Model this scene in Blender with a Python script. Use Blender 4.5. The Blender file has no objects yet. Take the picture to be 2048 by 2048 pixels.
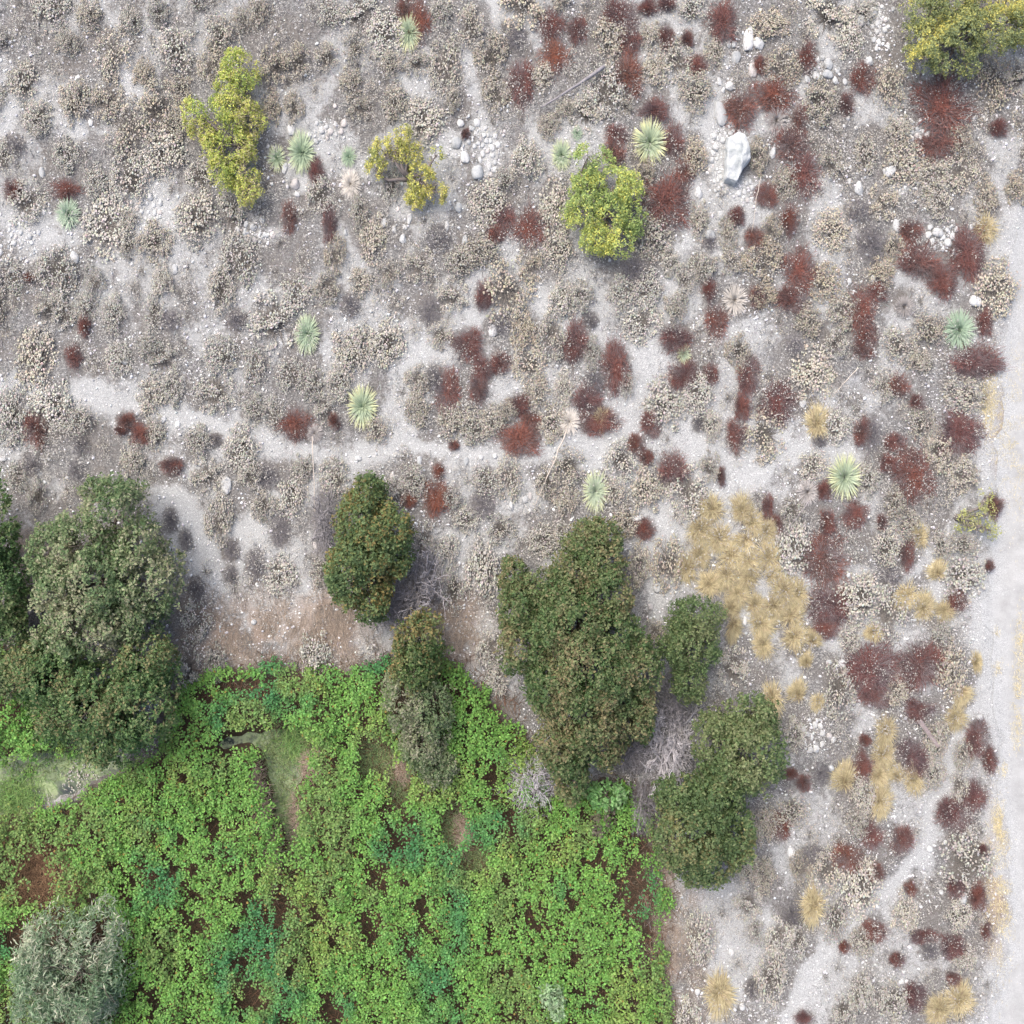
import bpy, math, random
import numpy as np

# ------------------------------------------------------------------ camera, sky, sun, exposure
scene = bpy.context.scene
H = 28.0                      # flying height of the camera (m)
M = 28.0 / 2048.0             # metres per photo pixel on the ground
cam_d = bpy.data.cameras.new("camera")
cam = bpy.data.objects.new("camera", cam_d)
scene.collection.objects.link(cam)
cam.location = (0, 0, H)
cam.rotation_euler = (0, 0, 0)
cam_d.sensor_width = 36.0
cam_d.lens = 36.0             # 28 m of ground across at 28 m
cam_d.clip_end = 2000.0
scene.camera = cam

SUN_EL, SUN_AZ = math.radians(58), math.radians(-40)   # azimuth clockwise from +Y
world = bpy.data.worlds.new("World")
scene.world = world
world.use_nodes = True
wn = world.node_tree
bg = wn.nodes["Background"]
sky = wn.nodes.new("ShaderNodeTexSky")
sky.sky_type = 'NISHITA'
sky.sun_disc = False
sky.sun_elevation = SUN_EL
sky.sun_rotation = SUN_AZ
sky.air_density = 0.50
sky.dust_density = 4.0
sky.ozone_density = 0.4
wn.links.new(sky.outputs[0], bg.inputs[0])
bg.inputs[1].default_value = 0.15

sun_d = bpy.data.lights.new("sun", 'SUN')
sun_d.energy = 0.5
sun_d.angle = math.radians(40)
sun_d.color = (1.0, 1.0, 0.96)
sun = bpy.data.objects.new("sun", sun_d)
scene.collection.objects.link(sun)
sun.rotation_euler = (math.pi / 2 - SUN_EL, 0, math.pi - SUN_AZ)
sun.location = (-20, 24, 50)

scene.view_settings.view_transform = 'Standard'
scene.view_settings.look = 'None'
scene.view_settings.gamma = 1.0
scene.view_settings.exposure = 1.33
scene.cycles.max_bounces = 4
scene.cycles.diffuse_bounces = 2
scene.cycles.transmission_bounces = 2
scene.cycles.use_denoising = True
scene.cycles.denoising_prefilter = 'ACCURATE'

COL = scene.collection
R = np.random.default_rng(11)
random.seed(11)
SQ = 0.67                     # the plants of the photo are narrower across than along


# ------------------------------------------------------------------ small maths
def W(px, py):
    return (np.asarray(px, float) - 1024.0) * M, (1024.0 - np.asarray(py, float)) * M


_tab = np.random.default_rng(5).random((256, 256))


def vnoise(x, y, seed=0):
    x = np.asarray(x, float) + seed * 17.31
    y = np.asarray(y, float) + seed * 41.77
    xi = np.floor(x).astype(int); yi = np.floor(y).astype(int)
    fx = x - xi; fy = y - yi
    fx = fx * fx * (3 - 2 * fx); fy = fy * fy * (3 - 2 * fy)
    a = _tab[xi & 255, yi & 255]; b = _tab[(xi + 1) & 255, yi & 255]
    c = _tab[xi & 255, (yi + 1) & 255]; d = _tab[(xi + 1) & 255, (yi + 1) & 255]
    return (a * (1 - fx) + b * fx) * (1 - fy) + (c * (1 - fx) + d * fx) * fy


def fbm(x, y, seed=0, octv=4):
    s = 0; a = 0.5; t = 0
    for i in range(octv):
        s = s + a * vnoise(x * 2 ** i, y * 2 ** i, seed + i * 3)
        t += a; a *= 0.5
    return s / t


def sstep(a, b, x):
    t = np.clip((x - a) / (b - a), 0, 1)
    return t * t * (3 - 2 * t)


def dist_poly(px, py, pts, closed=False):
    """distance (px) to a polyline"""
    px = np.asarray(px, float); py = np.asarray(py, float)
    best = np.full(px.shape, 1e9)
    n = len(pts)
    for i in range(n if closed else n - 1):
        ax, ay = pts[i]; bx, by = pts[(i + 1) % n]
        dx, dy = bx - ax, by - ay
        t = np.clip(((px - ax) * dx + (py - ay) * dy) / (dx * dx + dy * dy + 1e-9), 0, 1)
        best = np.minimum(best, np.hypot(px - ax - t * dx, py - ay - t * dy))
    return best


def inside(px, py, poly):
    px = np.asarray(px, float); py = np.asarray(py, float)
    c = np.zeros(px.shape, bool)
    n = len(poly)
    for i in range(n):
        x1, y1 = poly[i]; x2, y2 = poly[(i + 1) % n]
        k = ((y1 > py) != (y2 > py)) & (px < (x2 - x1) * (py - y1) / (y2 - y1 + 1e-12) + x1)
        c ^= k
    return c


def sdf(px, py, poly):
    d = dist_poly(px, py, poly, True)
    return np.where(inside(px, py, poly), -d, d)


# ------------------------------------------------------------------ layout (photo pixels, 2048 wide)
VINE = [(340, 1440), (372, 1372), (440, 1352), (520, 1330), (640, 1335), (700, 1350), (770, 1330), (880, 1318),
        (950, 1355), (1010, 1420), (1060, 1500), (1090, 1600), (1180, 1590), (1250, 1570), (1290, 1620),
        (1318, 1720), (1326, 1830), (1312, 1900), (1328, 1970), (1340, 2060), (1345, 2230), (-200, 2230), (-200, 1560),
        (0, 1590), (90, 1620), (230, 1560), (320, 1490)]
VINE2 = [(-200, 1250), (-40, 1270), (40, 1330), (60, 1400), (110, 1430), (140, 1500), (60, 1560), (-200, 1560)]
POND_A = [(405, 1492), (455, 1466), (530, 1452), (600, 1455), (628, 1490), (612, 1540), (596, 1600), (592, 1660),
          (585, 1705), (570, 1712), (552, 1660), (534, 1610), (522, 1560), (512, 1512), (470, 1500), (425, 1512)]
POND_B = [(-160, 1560), (-160, 1500), (20, 1510), (110, 1500), (200, 1500), (262, 1515), (300, 1505), (262, 1545),
          (190, 1572), (110, 1612), (50, 1632), (-160, 1640)]
HOLLOWS = [(752, 1512, 42, 40), (800, 1565, 24, 45), (905, 1650, 26, 52), (950, 1720, 32, 30)]
ROAD = [(2300, 300), (2062, 400), (2030, 500), (2018, 640), (2004, 800), (1992, 950), (1990, 1080), (1974, 1200),
        (1984, 1330), (2000, 1460), (2012, 1640), (2022, 1800), (2008, 1920), (1988, 2048), (1975, 2300), (2300, 2300)]
PATHS = [([(-150, 770), (0, 775), (150, 790), (330, 812), (420, 858), (560, 892), (700, 912), (800, 872)], 30),
         ([(830, 712), (920, 655), (1000, 608), (1060, 590), (1120, 622), (1190, 668), (1290, 700)], 30),
         ([(1385, 450), (1362, 560), (1315, 640), (1290, 720), (1300, 790)], 24),
         ([(1300, 790), (1345, 850), (1420, 930), (1510, 955), (1600, 900)], 38),
         ([(1420, 930), (1350, 985), (1290, 1060), (1300, 1160), (1325, 1230)], 30),
         ([(350, 990), (405, 1060), (425, 1150), (470, 1230), (600, 1215)], 34),
         ([(700, 912), (640, 980), (540, 1040), (420, 1070)], 26),
         ([(800, 872), (900, 905), (1000, 915), (1100, 890), (1200, 905), (1270, 960)], 26),
         ([(1000, 760), (1060, 870), (1090, 900)], 14),
         ([(1975, 1390), (1925, 1470), (1880, 1560), (1850, 1680), (1790, 1770), (1715, 1832), (1655, 1890), (1615, 1960), (1560, 2080), (1530, 2200)], 19),
         ([(1400, 1790), (1440, 1880), (1440, 1960)], 18),
         ([(1560, 870), (1640, 930), (1720, 890)], 22),
         ([(1960, 1120), (1880, 1120), (1760, 1180), (1720, 1300)], 20),
         ([(1720, 1150), (1690, 1260)], 22),
         ([(940, 120), (960, 220), (975, 330)], 18),
         ([(960, -60), (990, 30)], 22),
         ([(1370, -40), (1390, 60)], 22),
         ([(1430, 180), (1420, 300), (1470, 410)], 20),
         ([(0, 440), (150, 470)], 34), ([(260, 380), (330, 430)], 40), ([(0, 250), (60, 180)], 20),
         ([(1780, 545), (1860, 560), (2000, 560)], 22), ([(1500, 420), (1400, 480)], 18),
         ([(260, 170), (290, 190)], 24), ([(130, 250), (220, 265)], 18),
         ([(640, 330), (600, 380), (640, 300)], 20), ([(690, 900), (690, 1000), (650, 1060)], 22),
         ([(880, 1170), (920, 1150), (990, 1160)], 20), ([(1480, 1840), (1560, 1870)], 16)]
TAN = [(480, 1270, 140, 80), (640, 1265, 110, 75), (880, 1240, 70, 70), (930, 1290, 40, 50), (1340, 1900, 60, 160), (1330, 1740, 30, 60),
       (60, 1120, 60, 60), (2010, 880, 20, 90), (1990, 1780, 25, 120), (650, 1220, 80, 50)]

# crown lumps: (px, py, rx, ry, height of top)
TREES = {
    'T0': [(-20, 1060, 62, 110, 2.4), (0, 1180, 55, 90, 2.2), (10, 1290, 52, 90, 2.0), (48, 1345, 55, 60, 1.8)],
    'T1': [(232, 1015, 62, 62, 2.6), (112, 1095, 46, 62, 2.4), (176, 1085, 50, 58, 2.9), (286, 1090, 42, 52, 2.7), (300, 1165, 62, 66, 2.9),
           (205, 1165, 70, 70, 3.2), (130, 1180, 50, 62, 2.8), (175, 1255, 80, 66, 2.8), (258, 1240, 62, 52, 2.5), (120, 1280, 42, 42, 2.2)],
    'T2': [(298, 1320, 58, 62, 2.6), (282, 1420, 72, 78, 3.0), (195, 1400, 70, 80, 3.0), (120, 1350, 58, 66, 2.5), (70, 1330, 50, 52, 2.2),
           (230, 1480, 66, 52, 2.3), (130, 1430, 52, 52, 2.2)],
    'T3': [(740, 985, 34, 40, 1.6), (715, 1050, 48, 66, 2.2), (705, 1140, 50, 76, 2.5), (745, 1195, 42, 52, 2.1), (788, 1062, 40, 46, 2.1), (785, 1118, 40, 40, 2.0), (742, 1100, 50, 60, 2.7)],
    'T4': [(842, 1278, 50, 55, 2.2), (835, 1335, 50, 46, 2.2)],
    'T4b': [(812, 1402, 46, 60, 1.9), (862, 1420, 46, 58, 2.0), (845, 1485, 44, 60, 1.8), (880, 1530, 40, 40, 1.5)],
    'T5': [(1030, 1150, 28, 36, 1.5), (1035, 1220, 40, 50, 2.0), (1050, 1290, 55, 55, 2.4), (1205, 1075, 36, 38, 1.6), (1207, 1130, 46, 46, 2.1), (1130, 1195, 55, 40, 2.3), (1088, 1168, 38, 32, 1.9), (1150, 1150, 46, 40, 2.1), (1178, 1092, 42, 46, 1.8),
           (1210, 1195, 52, 55, 2.5), (1140, 1250, 75, 62, 3.0), (1225, 1270, 55, 58, 2.7), (1180, 1340, 95, 75, 3.4), (1275, 1340, 46, 58, 2.5), (1110, 1370, 66, 60, 2.8),
           (1262, 1415, 52, 58, 2.4), (1170, 1430, 85, 60, 2.9), (1125, 1490, 62, 52, 2.5), (1200, 1490, 48, 40, 2.1), (1140, 1555, 38, 44, 2.0)],
    'T6': [(1392, 1238, 56, 46, 1.8), (1380, 1290, 58, 56, 2.0), (1378, 1360, 36, 46, 1.6)],
    'T7': [(1500, 1430, 52, 46, 2.0), (1500, 1505, 70, 76, 2.5), (1425, 1480, 46, 52, 2.0), (1455, 1545, 56, 40, 2.0)],
    'T8': [(1375, 1595, 66, 52, 2.0), (1430, 1600, 60, 56, 2.2), (1385, 1670, 80, 72, 2.6), (1465, 1660, 44, 66, 2.1), (1420, 1725, 58, 44, 1.9)],
}
WILLOWS = {'W1': [(110, 1880, 66, 62, 2.2), (190, 1870, 56, 66, 2.2), (90, 1960, 60, 72, 2.3), (170, 1950, 72, 72, 2.6), (130, 2030, 82, 60, 2.3), (215, 1960, 32, 60, 1.8)],
           'W2': [(1100, 1985, 24, 26, 1.1), (1112, 2012, 20, 22, 1.0)],
           'W3': [(1200, 1648, 22, 22, 1.0), (1212, 1630, 16, 18, .9)],
           'W4': [(1215, 1590, 42, 24, 1.0)]}
DEADB = [  # gray leafless bushes px,py,rx,ry,top,pale
    (828, 1182, 62, 84, 1.5, 0), (652, 1048, 30, 80, 1.2, 0), (1338, 1500, 58, 92, 1.6, 1), (1062, 1570, 52, 66, 1.3, 1),
    (1268, 1510, 38, 46, 1.0, 0), (60, 1225, 46, 62, 1.1, 0), (288, 1218, 46, 26, 1.3, 0), (1285, 1620, 26, 60, .8, 0), (1352, 1400, 34, 60, .9, 0), (790, 1215, 40, 40, 1.0, 0)]
BROOM = [
    ('B1', [(478, 128, 30, 24), (492, 158, 22, 26), (456, 178, 26, 30), (470, 220, 40, 34), (498, 248, 34, 34), (392, 232, 24, 32), (408, 268, 26, 28),
            (430, 300, 28, 34), (478, 300, 30, 34), (482, 345, 30, 32), (440, 345, 22, 32), (498, 385, 24, 24)], .95),
    ('B2', [(800, 272, 22, 24), (765, 305, 24, 24), (752, 338, 18, 22), (815, 312, 28, 30), (842, 360, 26, 30), (830, 395, 18, 26), (872, 312, 14, 14), (876, 385, 18, 20), (795, 300, 20, 20)], .8),
    ('B3', [(1195, 330, 34, 32), (1170, 325, 24, 26), (1225, 370, 40, 36), (1180, 385, 36, 36), (1262, 380, 22, 34), (1165, 430, 34, 32), (1215, 430, 44, 38),
            (1262, 435, 26, 32), (1195, 478, 36, 30), (1240, 488, 28, 24)], 1.25),
    ('B4', [(1850, 30, 46, 40), (1900, 10, 50, 40), (1960, 20, 50, 42), (2010, 10, 40, 36), (1860, 85, 44, 40), (1915, 75, 46, 42), (1985, 70, 48, 40), (1885, 118, 34, 26), (2030, 55, 36, 32), (1840, 120, 28, 22), (1935, 130, 18, 20), (2060, 20, 40, 40)], 1.6),
    ('B5', [(1930, 1040, 22, 20), (1975, 1030, 18, 24), (1972, 990, 14, 14), (1985, 1062, 14, 16), (1950, 1060, 12, 14)], .5)]
YUCCA = [  # px,py,w,h, yellow 0..1, pale 0..1, phrase
    (817, 60, 48, 78, .75, .1, 'topmost yucca'), (550, 312, 36, 56, .55, .0, 'small yucca right of the tall yellow-green bush'),
    (600, 300, 52, 86, .35, .0, 'deep green yucca beside the white cobbles'), (695, 308, 31, 44, .15, .0, 'small bright green yucca above the bleached yucca'),
    (132, 424, 47, 65, .05, .25, 'leftmost yucca'), (1301, 281, 65, 93, .8, .1, 'large yellow-rimmed yucca'),
    (1124, 307, 40, 64, .5, .1, 'yucca left of the leafy green bush'), (1155, 263, 22, 31, .1, .1, 'tiny green yucca'),
    (1370, 706, 28, 42, .6, .3, 'small yellowish yucca in a red shrub'), (613, 667, 48, 80, .3, .1, 'slender green yucca in the left field'),
    (723, 812, 58, 90, .7, .15, 'bright yellow-tipped yucca left of the path'), (1192, 982, 50, 88, .55, .5, 'pale spiky yucca above the olive thicket'),
    (1922, 658, 60, 80, .0, .1, 'plain blue-green yucca near the road'), (1692, 954, 66, 90, .65, .25, 'yellow-edged yucca left of the big rust shrub')]
DEADY = [(699, 364, 46, 68, 1.0, 'bleached yucca'), (1139, 843, 46, 64, 1.0, 'bleached yucca with a fallen stalk'), (1472, 598, 54, 76, .72, 'faded yucca husk'),
         (1556, 236, 52, 66, .35, 'grey withered yucca'), (1617, 984, 48, 62, .5, 'grey shaggy yucca husk'), (1812, 612, 42, 50, .3, 'dull grey yucca husk'), (627, 866, 38, 42, .45, 'small ashen yucca husk')]
STALKS = [((1132, 862), (1069, 1012), .022, 1), ((629, 874), (633, 1066), .014, 1), ((1612, 1000), (1562, 1070), .013, 0), ((1515, 362), (1500, 468), .011, 1), ((1706, 740), (1655, 800), .014, 1), ((1830, 1430), (1600, 1660), 0, 0)]
RED = [  # px,py,w,h,tone (0 maroon .. 1 bright rust)
    (130, 376, 58, 48, .5), (22, 377, 34, 48, .4), (577, 435, 32, 62, .6), (630, 340, 34, 52, .25), (657, 450, 30, 76, .3), (57, 555, 22, 22, .6), (165, 650, 26, 44, .5),
    (1256, 149, 64, 86, .75), (1111, 110, 54, 84, .95), (1104, 45, 54, 74, .3), (1042, 159, 48, 92, .35), (839, 40, 42, 94, .7), (808, 12, 36, 44, .8), (1155, 54, 36, 62, .35),
    (1245, 29, 74, 62, .3), (1263, 76, 46, 56, .35), (1332, 69, 32, 48, .4), (1296, 11, 42, 36, .3), (1336, 4, 36, 36, .3), (1231, 305, 44, 64, .5), (1234, 266, 42, 44, .25),
    (1336, 402, 90, 116, .4), (1310, 217, 60, 44, .3), (1350, 283, 40, 74, .35), (1372, 340, 36, 66, .6), (1057, 457, 60, 92, .5), (1010, 435, 44, 70, .35), (992, 467, 34, 42, .5), (930, 265, 18, 24, .3),
    (966, 594, 34, 62, .3), (934, 685, 64, 62, .4), (1155, 678, 44, 76, .3), (1350, 676, 62, 60, .25),
    (1448, 40, 54, 90, .3), (1375, 74, 28, 32, .45), (1395, 127, 44, 38, .4), (1522, 125, 28, 42, .5), (1616, 112, 32, 74, .35), (1725, 152, 50, 70, .45), (1486, 214, 62, 84, .6),
    (1551, 188, 90, 72, .65), (1602, 239, 32, 60, .55), (1583, 286, 68, 62, .5), (1609, 348, 58, 112, .3), (1533, 391, 44, 50, .5), (1580, 435, 32, 72, .55), (1507, 471, 36, 42, .65),
    (1888, 215, 116, 120, .45), (1880, 285, 80, 60, .5), (1475, 431, 32, 42, .25), (1602, 543, 72, 88, .5), (1587, 600, 66, 56, .45), (1518, 594, 36, 42, .35), (1431, 640, 46, 78, .6), (1420, 576, 26, 50, .35),
    (1826, 460, 46, 54, .5), (1841, 522, 80, 76, .45), (1888, 558, 58, 80, .4), (1939, 504, 66, 120, .3), (1725, 623, 60, 88, .5), (1754, 583, 42, 42, .35), (1736, 672, 42, 52, .4), (1971, 645, 30, 64, .3),
    (1696, 203, 32, 42, .35), (2000, 254, 36, 40, .25),
    (69, 858, 42, 72, .55), (250, 843, 36, 44, .6), (279, 868, 40, 48, .55), (587, 847, 64, 68, .6), (668, 843, 24, 36, .6), (344, 930, 46, 38, .4), (145, 713, 36, 48, .35),
    (966, 736, 48, 64, .35), (1000, 728, 38, 46, .4), (955, 775, 38, 52, .45), (894, 785, 50, 96, .5), (1039, 807, 46, 44, .4), (1042, 878, 78, 74, .65), (1064, 839, 38, 42, .65),
    (1147, 700, 46, 50, .35), (1231, 731, 58, 104, .4), (1178, 800, 58, 62, .25), (1196, 842, 78, 60, .4), (1303, 850, 42, 56, .45), (1274, 890, 36, 46, .7), (1294, 915, 28, 36, .5), (1343, 941, 58, 70, .35),
    (1368, 752, 58, 62, .35), (1289, 1059, 44, 42, .5), (872, 995, 52, 78, .9), (818, 1002, 32, 34, .85), (877, 941, 22, 38, .8), (908, 890, 22, 22, .5),
    (1500, 749, 46, 82, .35), (1422, 749, 30, 44, .35), (1486, 814, 32, 62, .45), (1473, 868, 42, 62, .45), (1558, 803, 74, 82, .2), (1728, 692, 46, 44, .5), (1801, 774, 42, 52, .55), (1837, 806, 32, 34, .35),
    (1949, 727, 104, 74, .25), (1920, 868, 82, 96, .15), (1725, 865, 32, 62, .45), (1790, 883, 44, 44, .35), (1826, 948, 86, 104, .5), (1779, 926, 36, 42, .35), (1995, 1010, 36, 50, .55), (1444, 952, 16, 38, .45),
    (1535, 1013, 22, 62, .4), (1649, 981, 28, 44, .4), (1656, 1046, 30, 62, .4), (1710, 1031, 54, 52, .4), (1555, 1046, 22, 42, .4), (1649, 1117, 98, 96, .6), (1660, 1208, 82, 84, .2), (1652, 1256, 48, 44, .5),
    (1815, 1107, 32, 64, .4), (1917, 1205, 36, 48, .45), (1982, 1133, 18, 28, .4), (1743, 1343, 114, 116, .2), (1755, 1395, 74, 50, .35), (1844, 1330, 86, 100, .35), (1765, 1046, 22, 32, .35),
    (1913, 1634, 74, 72, .25), (1958, 1475, 46, 80, .35), (1953, 1598, 46, 72, .2), (1982, 1522, 32, 54, .35), (1696, 1712, 58, 62, .75), (1754, 1745, 36, 36, .65), (1804, 1683, 46, 62, .4), (1746, 1674, 42, 62, .3),
    (1562, 1656, 36, 58, .55), (1580, 1551, 32, 28, .6), (1609, 1567, 32, 32, .5), (1728, 1536, 36, 74, .5), (1826, 1515, 62, 78, .1), (1841, 1420, 62, 46, .25), (1750, 1862, 46, 48, .5), (1906, 1893, 48, 54, .15),
    (1833, 1993, 42, 62, .1), (1910, 1775, 36, 46, .3), (1957, 1794, 32, 62, .5), (1823, 1779, 26, 30, .6), (1794, 1920, 32, 32, .35), (1848, 1873, 52, 32, .25), (1689, 1895, 22, 28, .65), (1609, 2040, 32, 30, .2),
    (1906, 1957, 28, 32, .5), (1975, 1862, 24, 36, .45), (1732, 1482, 24, 28, .55), (1971, 1703, 22, 24, .3), (240, 1180 - 1000 + 680, 20, 20, .5)]
GREYS = [(1745, 486, 66, 88), (1745, 868, 42, 72), (1587, 1830, 48, 62), (1627, 1712, 54, 46), (1507, 1978, 34, 42), (1645, 1547, 38, 52), (1420, 482, 30, 36), (1190, 765, 50, 60), (870, 760, 40, 60), (965, 1010, 50, 60),
         (1240, 170 - 100, 20, 20), (1030, 75, 50, 56), (1000, 650, 60, 46), (860, 620, 50, 60), (880, 480, 60, 60), (340, 1040, 30, 50), (370, 1080, 24, 46), (460, 1100, 36, 50), (510, 1130, 40, 66), (560, 1060, 44, 70), (390, 1180, 34, 52),
         (460, 1150 - 1000 + 1000, 30, 40), (160, 890, 36, 46), (60, 930, 40, 50), (150, 940, 36, 46), (30, 290, 40, 46), (340, 640, 46, 44), (530, 950, 56, 56), (430, 880, 30, 30), (1270, 540, 60, 66), (1180, 640, 34, 34), (1720, 420, 60, 46), (1590, 690, 40, 50),
         (1780, 1150, 50, 46), (1400, 845, 30, 36), (1640, 880, 30, 30), (1860, 1900, 40, 40), (700, 610, 40, 50), (470, 640, 46, 46)]
TUFTS = [(1638, 848, 52, 70), (1205, 836, 38, 48), (1426, 1019, 56, 62), (1402, 1058, 50, 60), (1440, 1075, 50, 60), (1486, 1021, 48, 58), (1508, 1045, 50, 56), (1493, 1082, 56, 60), (1536, 1062, 44, 56), (1540, 1115, 50, 66),
         (1500, 1120, 56, 60), (1465, 1112, 54, 60), (1455, 1150, 52, 58), (1377, 1138, 46, 60), (1420, 1169, 50, 56), (1402, 1110, 46, 50), (1500, 1155, 52, 56), (1478, 1188, 46, 56), (1573, 1184, 56, 66), (1600, 1190, 46, 66), (1550, 1215, 52, 62), (1585, 1232, 54, 62),
         (1591, 1276, 50, 62), (1525, 1248, 52, 62), (1529, 1292, 46, 60), (1627, 1283, 38, 46), (1616, 1326, 30, 40), (1468, 1252, 34, 66), (1465, 1215, 38, 52), (1512, 1210, 44, 50), (1545, 1150, 36, 50),
         (1843, 1075, 36, 62), (1881, 1147, 44, 52), (1819, 1191, 52, 62), (1852, 1218, 50, 60), (1893, 1222, 42, 46), (1748, 1266, 42, 38), (1957, 1325, 26, 44), (1930, 1388, 42, 54), (1547, 1402, 48, 90), (1598, 1390, 42, 54), (1638, 1406, 34, 36),
         (1777, 1464, 46, 64), (1770, 1511, 56, 58), (1692, 1565, 54, 70), (1761, 1553, 46, 52), (1797, 1555, 36, 42), (1833, 1563, 46, 64), (1763, 1607, 50, 74), (1917, 1437, 44, 54), (1632, 1815, 48, 88), (1442, 1993, 60, 100), (1884, 2024, 62, 64), (1924, 2008, 62, 78),
         (1975, 455, 52, 62)]
BUCK = [(1053, 315, 68, 98), (715, 208, 50, 68), (985, 105, 74, 92), (990, 185, 62, 80), (1395, 180, 78, 92), (1222, 75, 78, 104), (1253, 207, 30, 52), (1118, 500, 68, 92), (1165, 590, 58, 68), (1245, 590, 68, 92), (1340, 525, 42, 58),
        (960, 500, 84, 74), (905, 590, 68, 74), (1540, 45, 88, 74), (1570, 130, 80, 94), (1645, 200, 74, 98), (1700, 75, 62, 92), (1780, 170, 74, 112), (1390, 310, 56, 82), (1520, 310, 44, 82), (1665, 320, 50, 78), (1572, 365, 56, 70), (1530, 520, 84, 92),
        (1665, 460, 82, 92), (1770, 400, 62, 88), (1862, 350, 84, 84), (1925, 345, 84, 84), (1990, 160, 80, 120), (1400, 440, 42, 90), (1465, 520, 60, 60), (1730, 90 - 70, 60, 50), (1800, 260, 60, 70), (790, 200, 60, 90), (830, 120, 60, 70), (780, 125, 50, 60),
        (1130, 215, 40, 60), (905, 195, 32, 60), (1530, 590, 60, 60), (1620, 640, 60, 80), (1690, 620, 70, 80), (1800, 690, 80, 80), (1860, 660, 70, 80), (1930, 790, 90, 80), (1840, 720, 50, 60), (1880, 900, 60, 90), (1930, 950, 70, 80), (1930, 1090, 70, 60),
        (1230, 985, 56, 80), (970, 960, 76, 76), (830, 965, 60, 76), (1000, 1060, 70, 70), (1090, 1080, 70, 70), (930, 1040, 60, 60), (890, 1100, 60, 70), (1130, 1000, 60, 70), (1255, 730 + 40, 30, 60), (880, 670, 60, 60), (1060, 730, 80, 80), (1075, 790, 60, 80), (1015, 840 - 20, 50, 50)]
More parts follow.
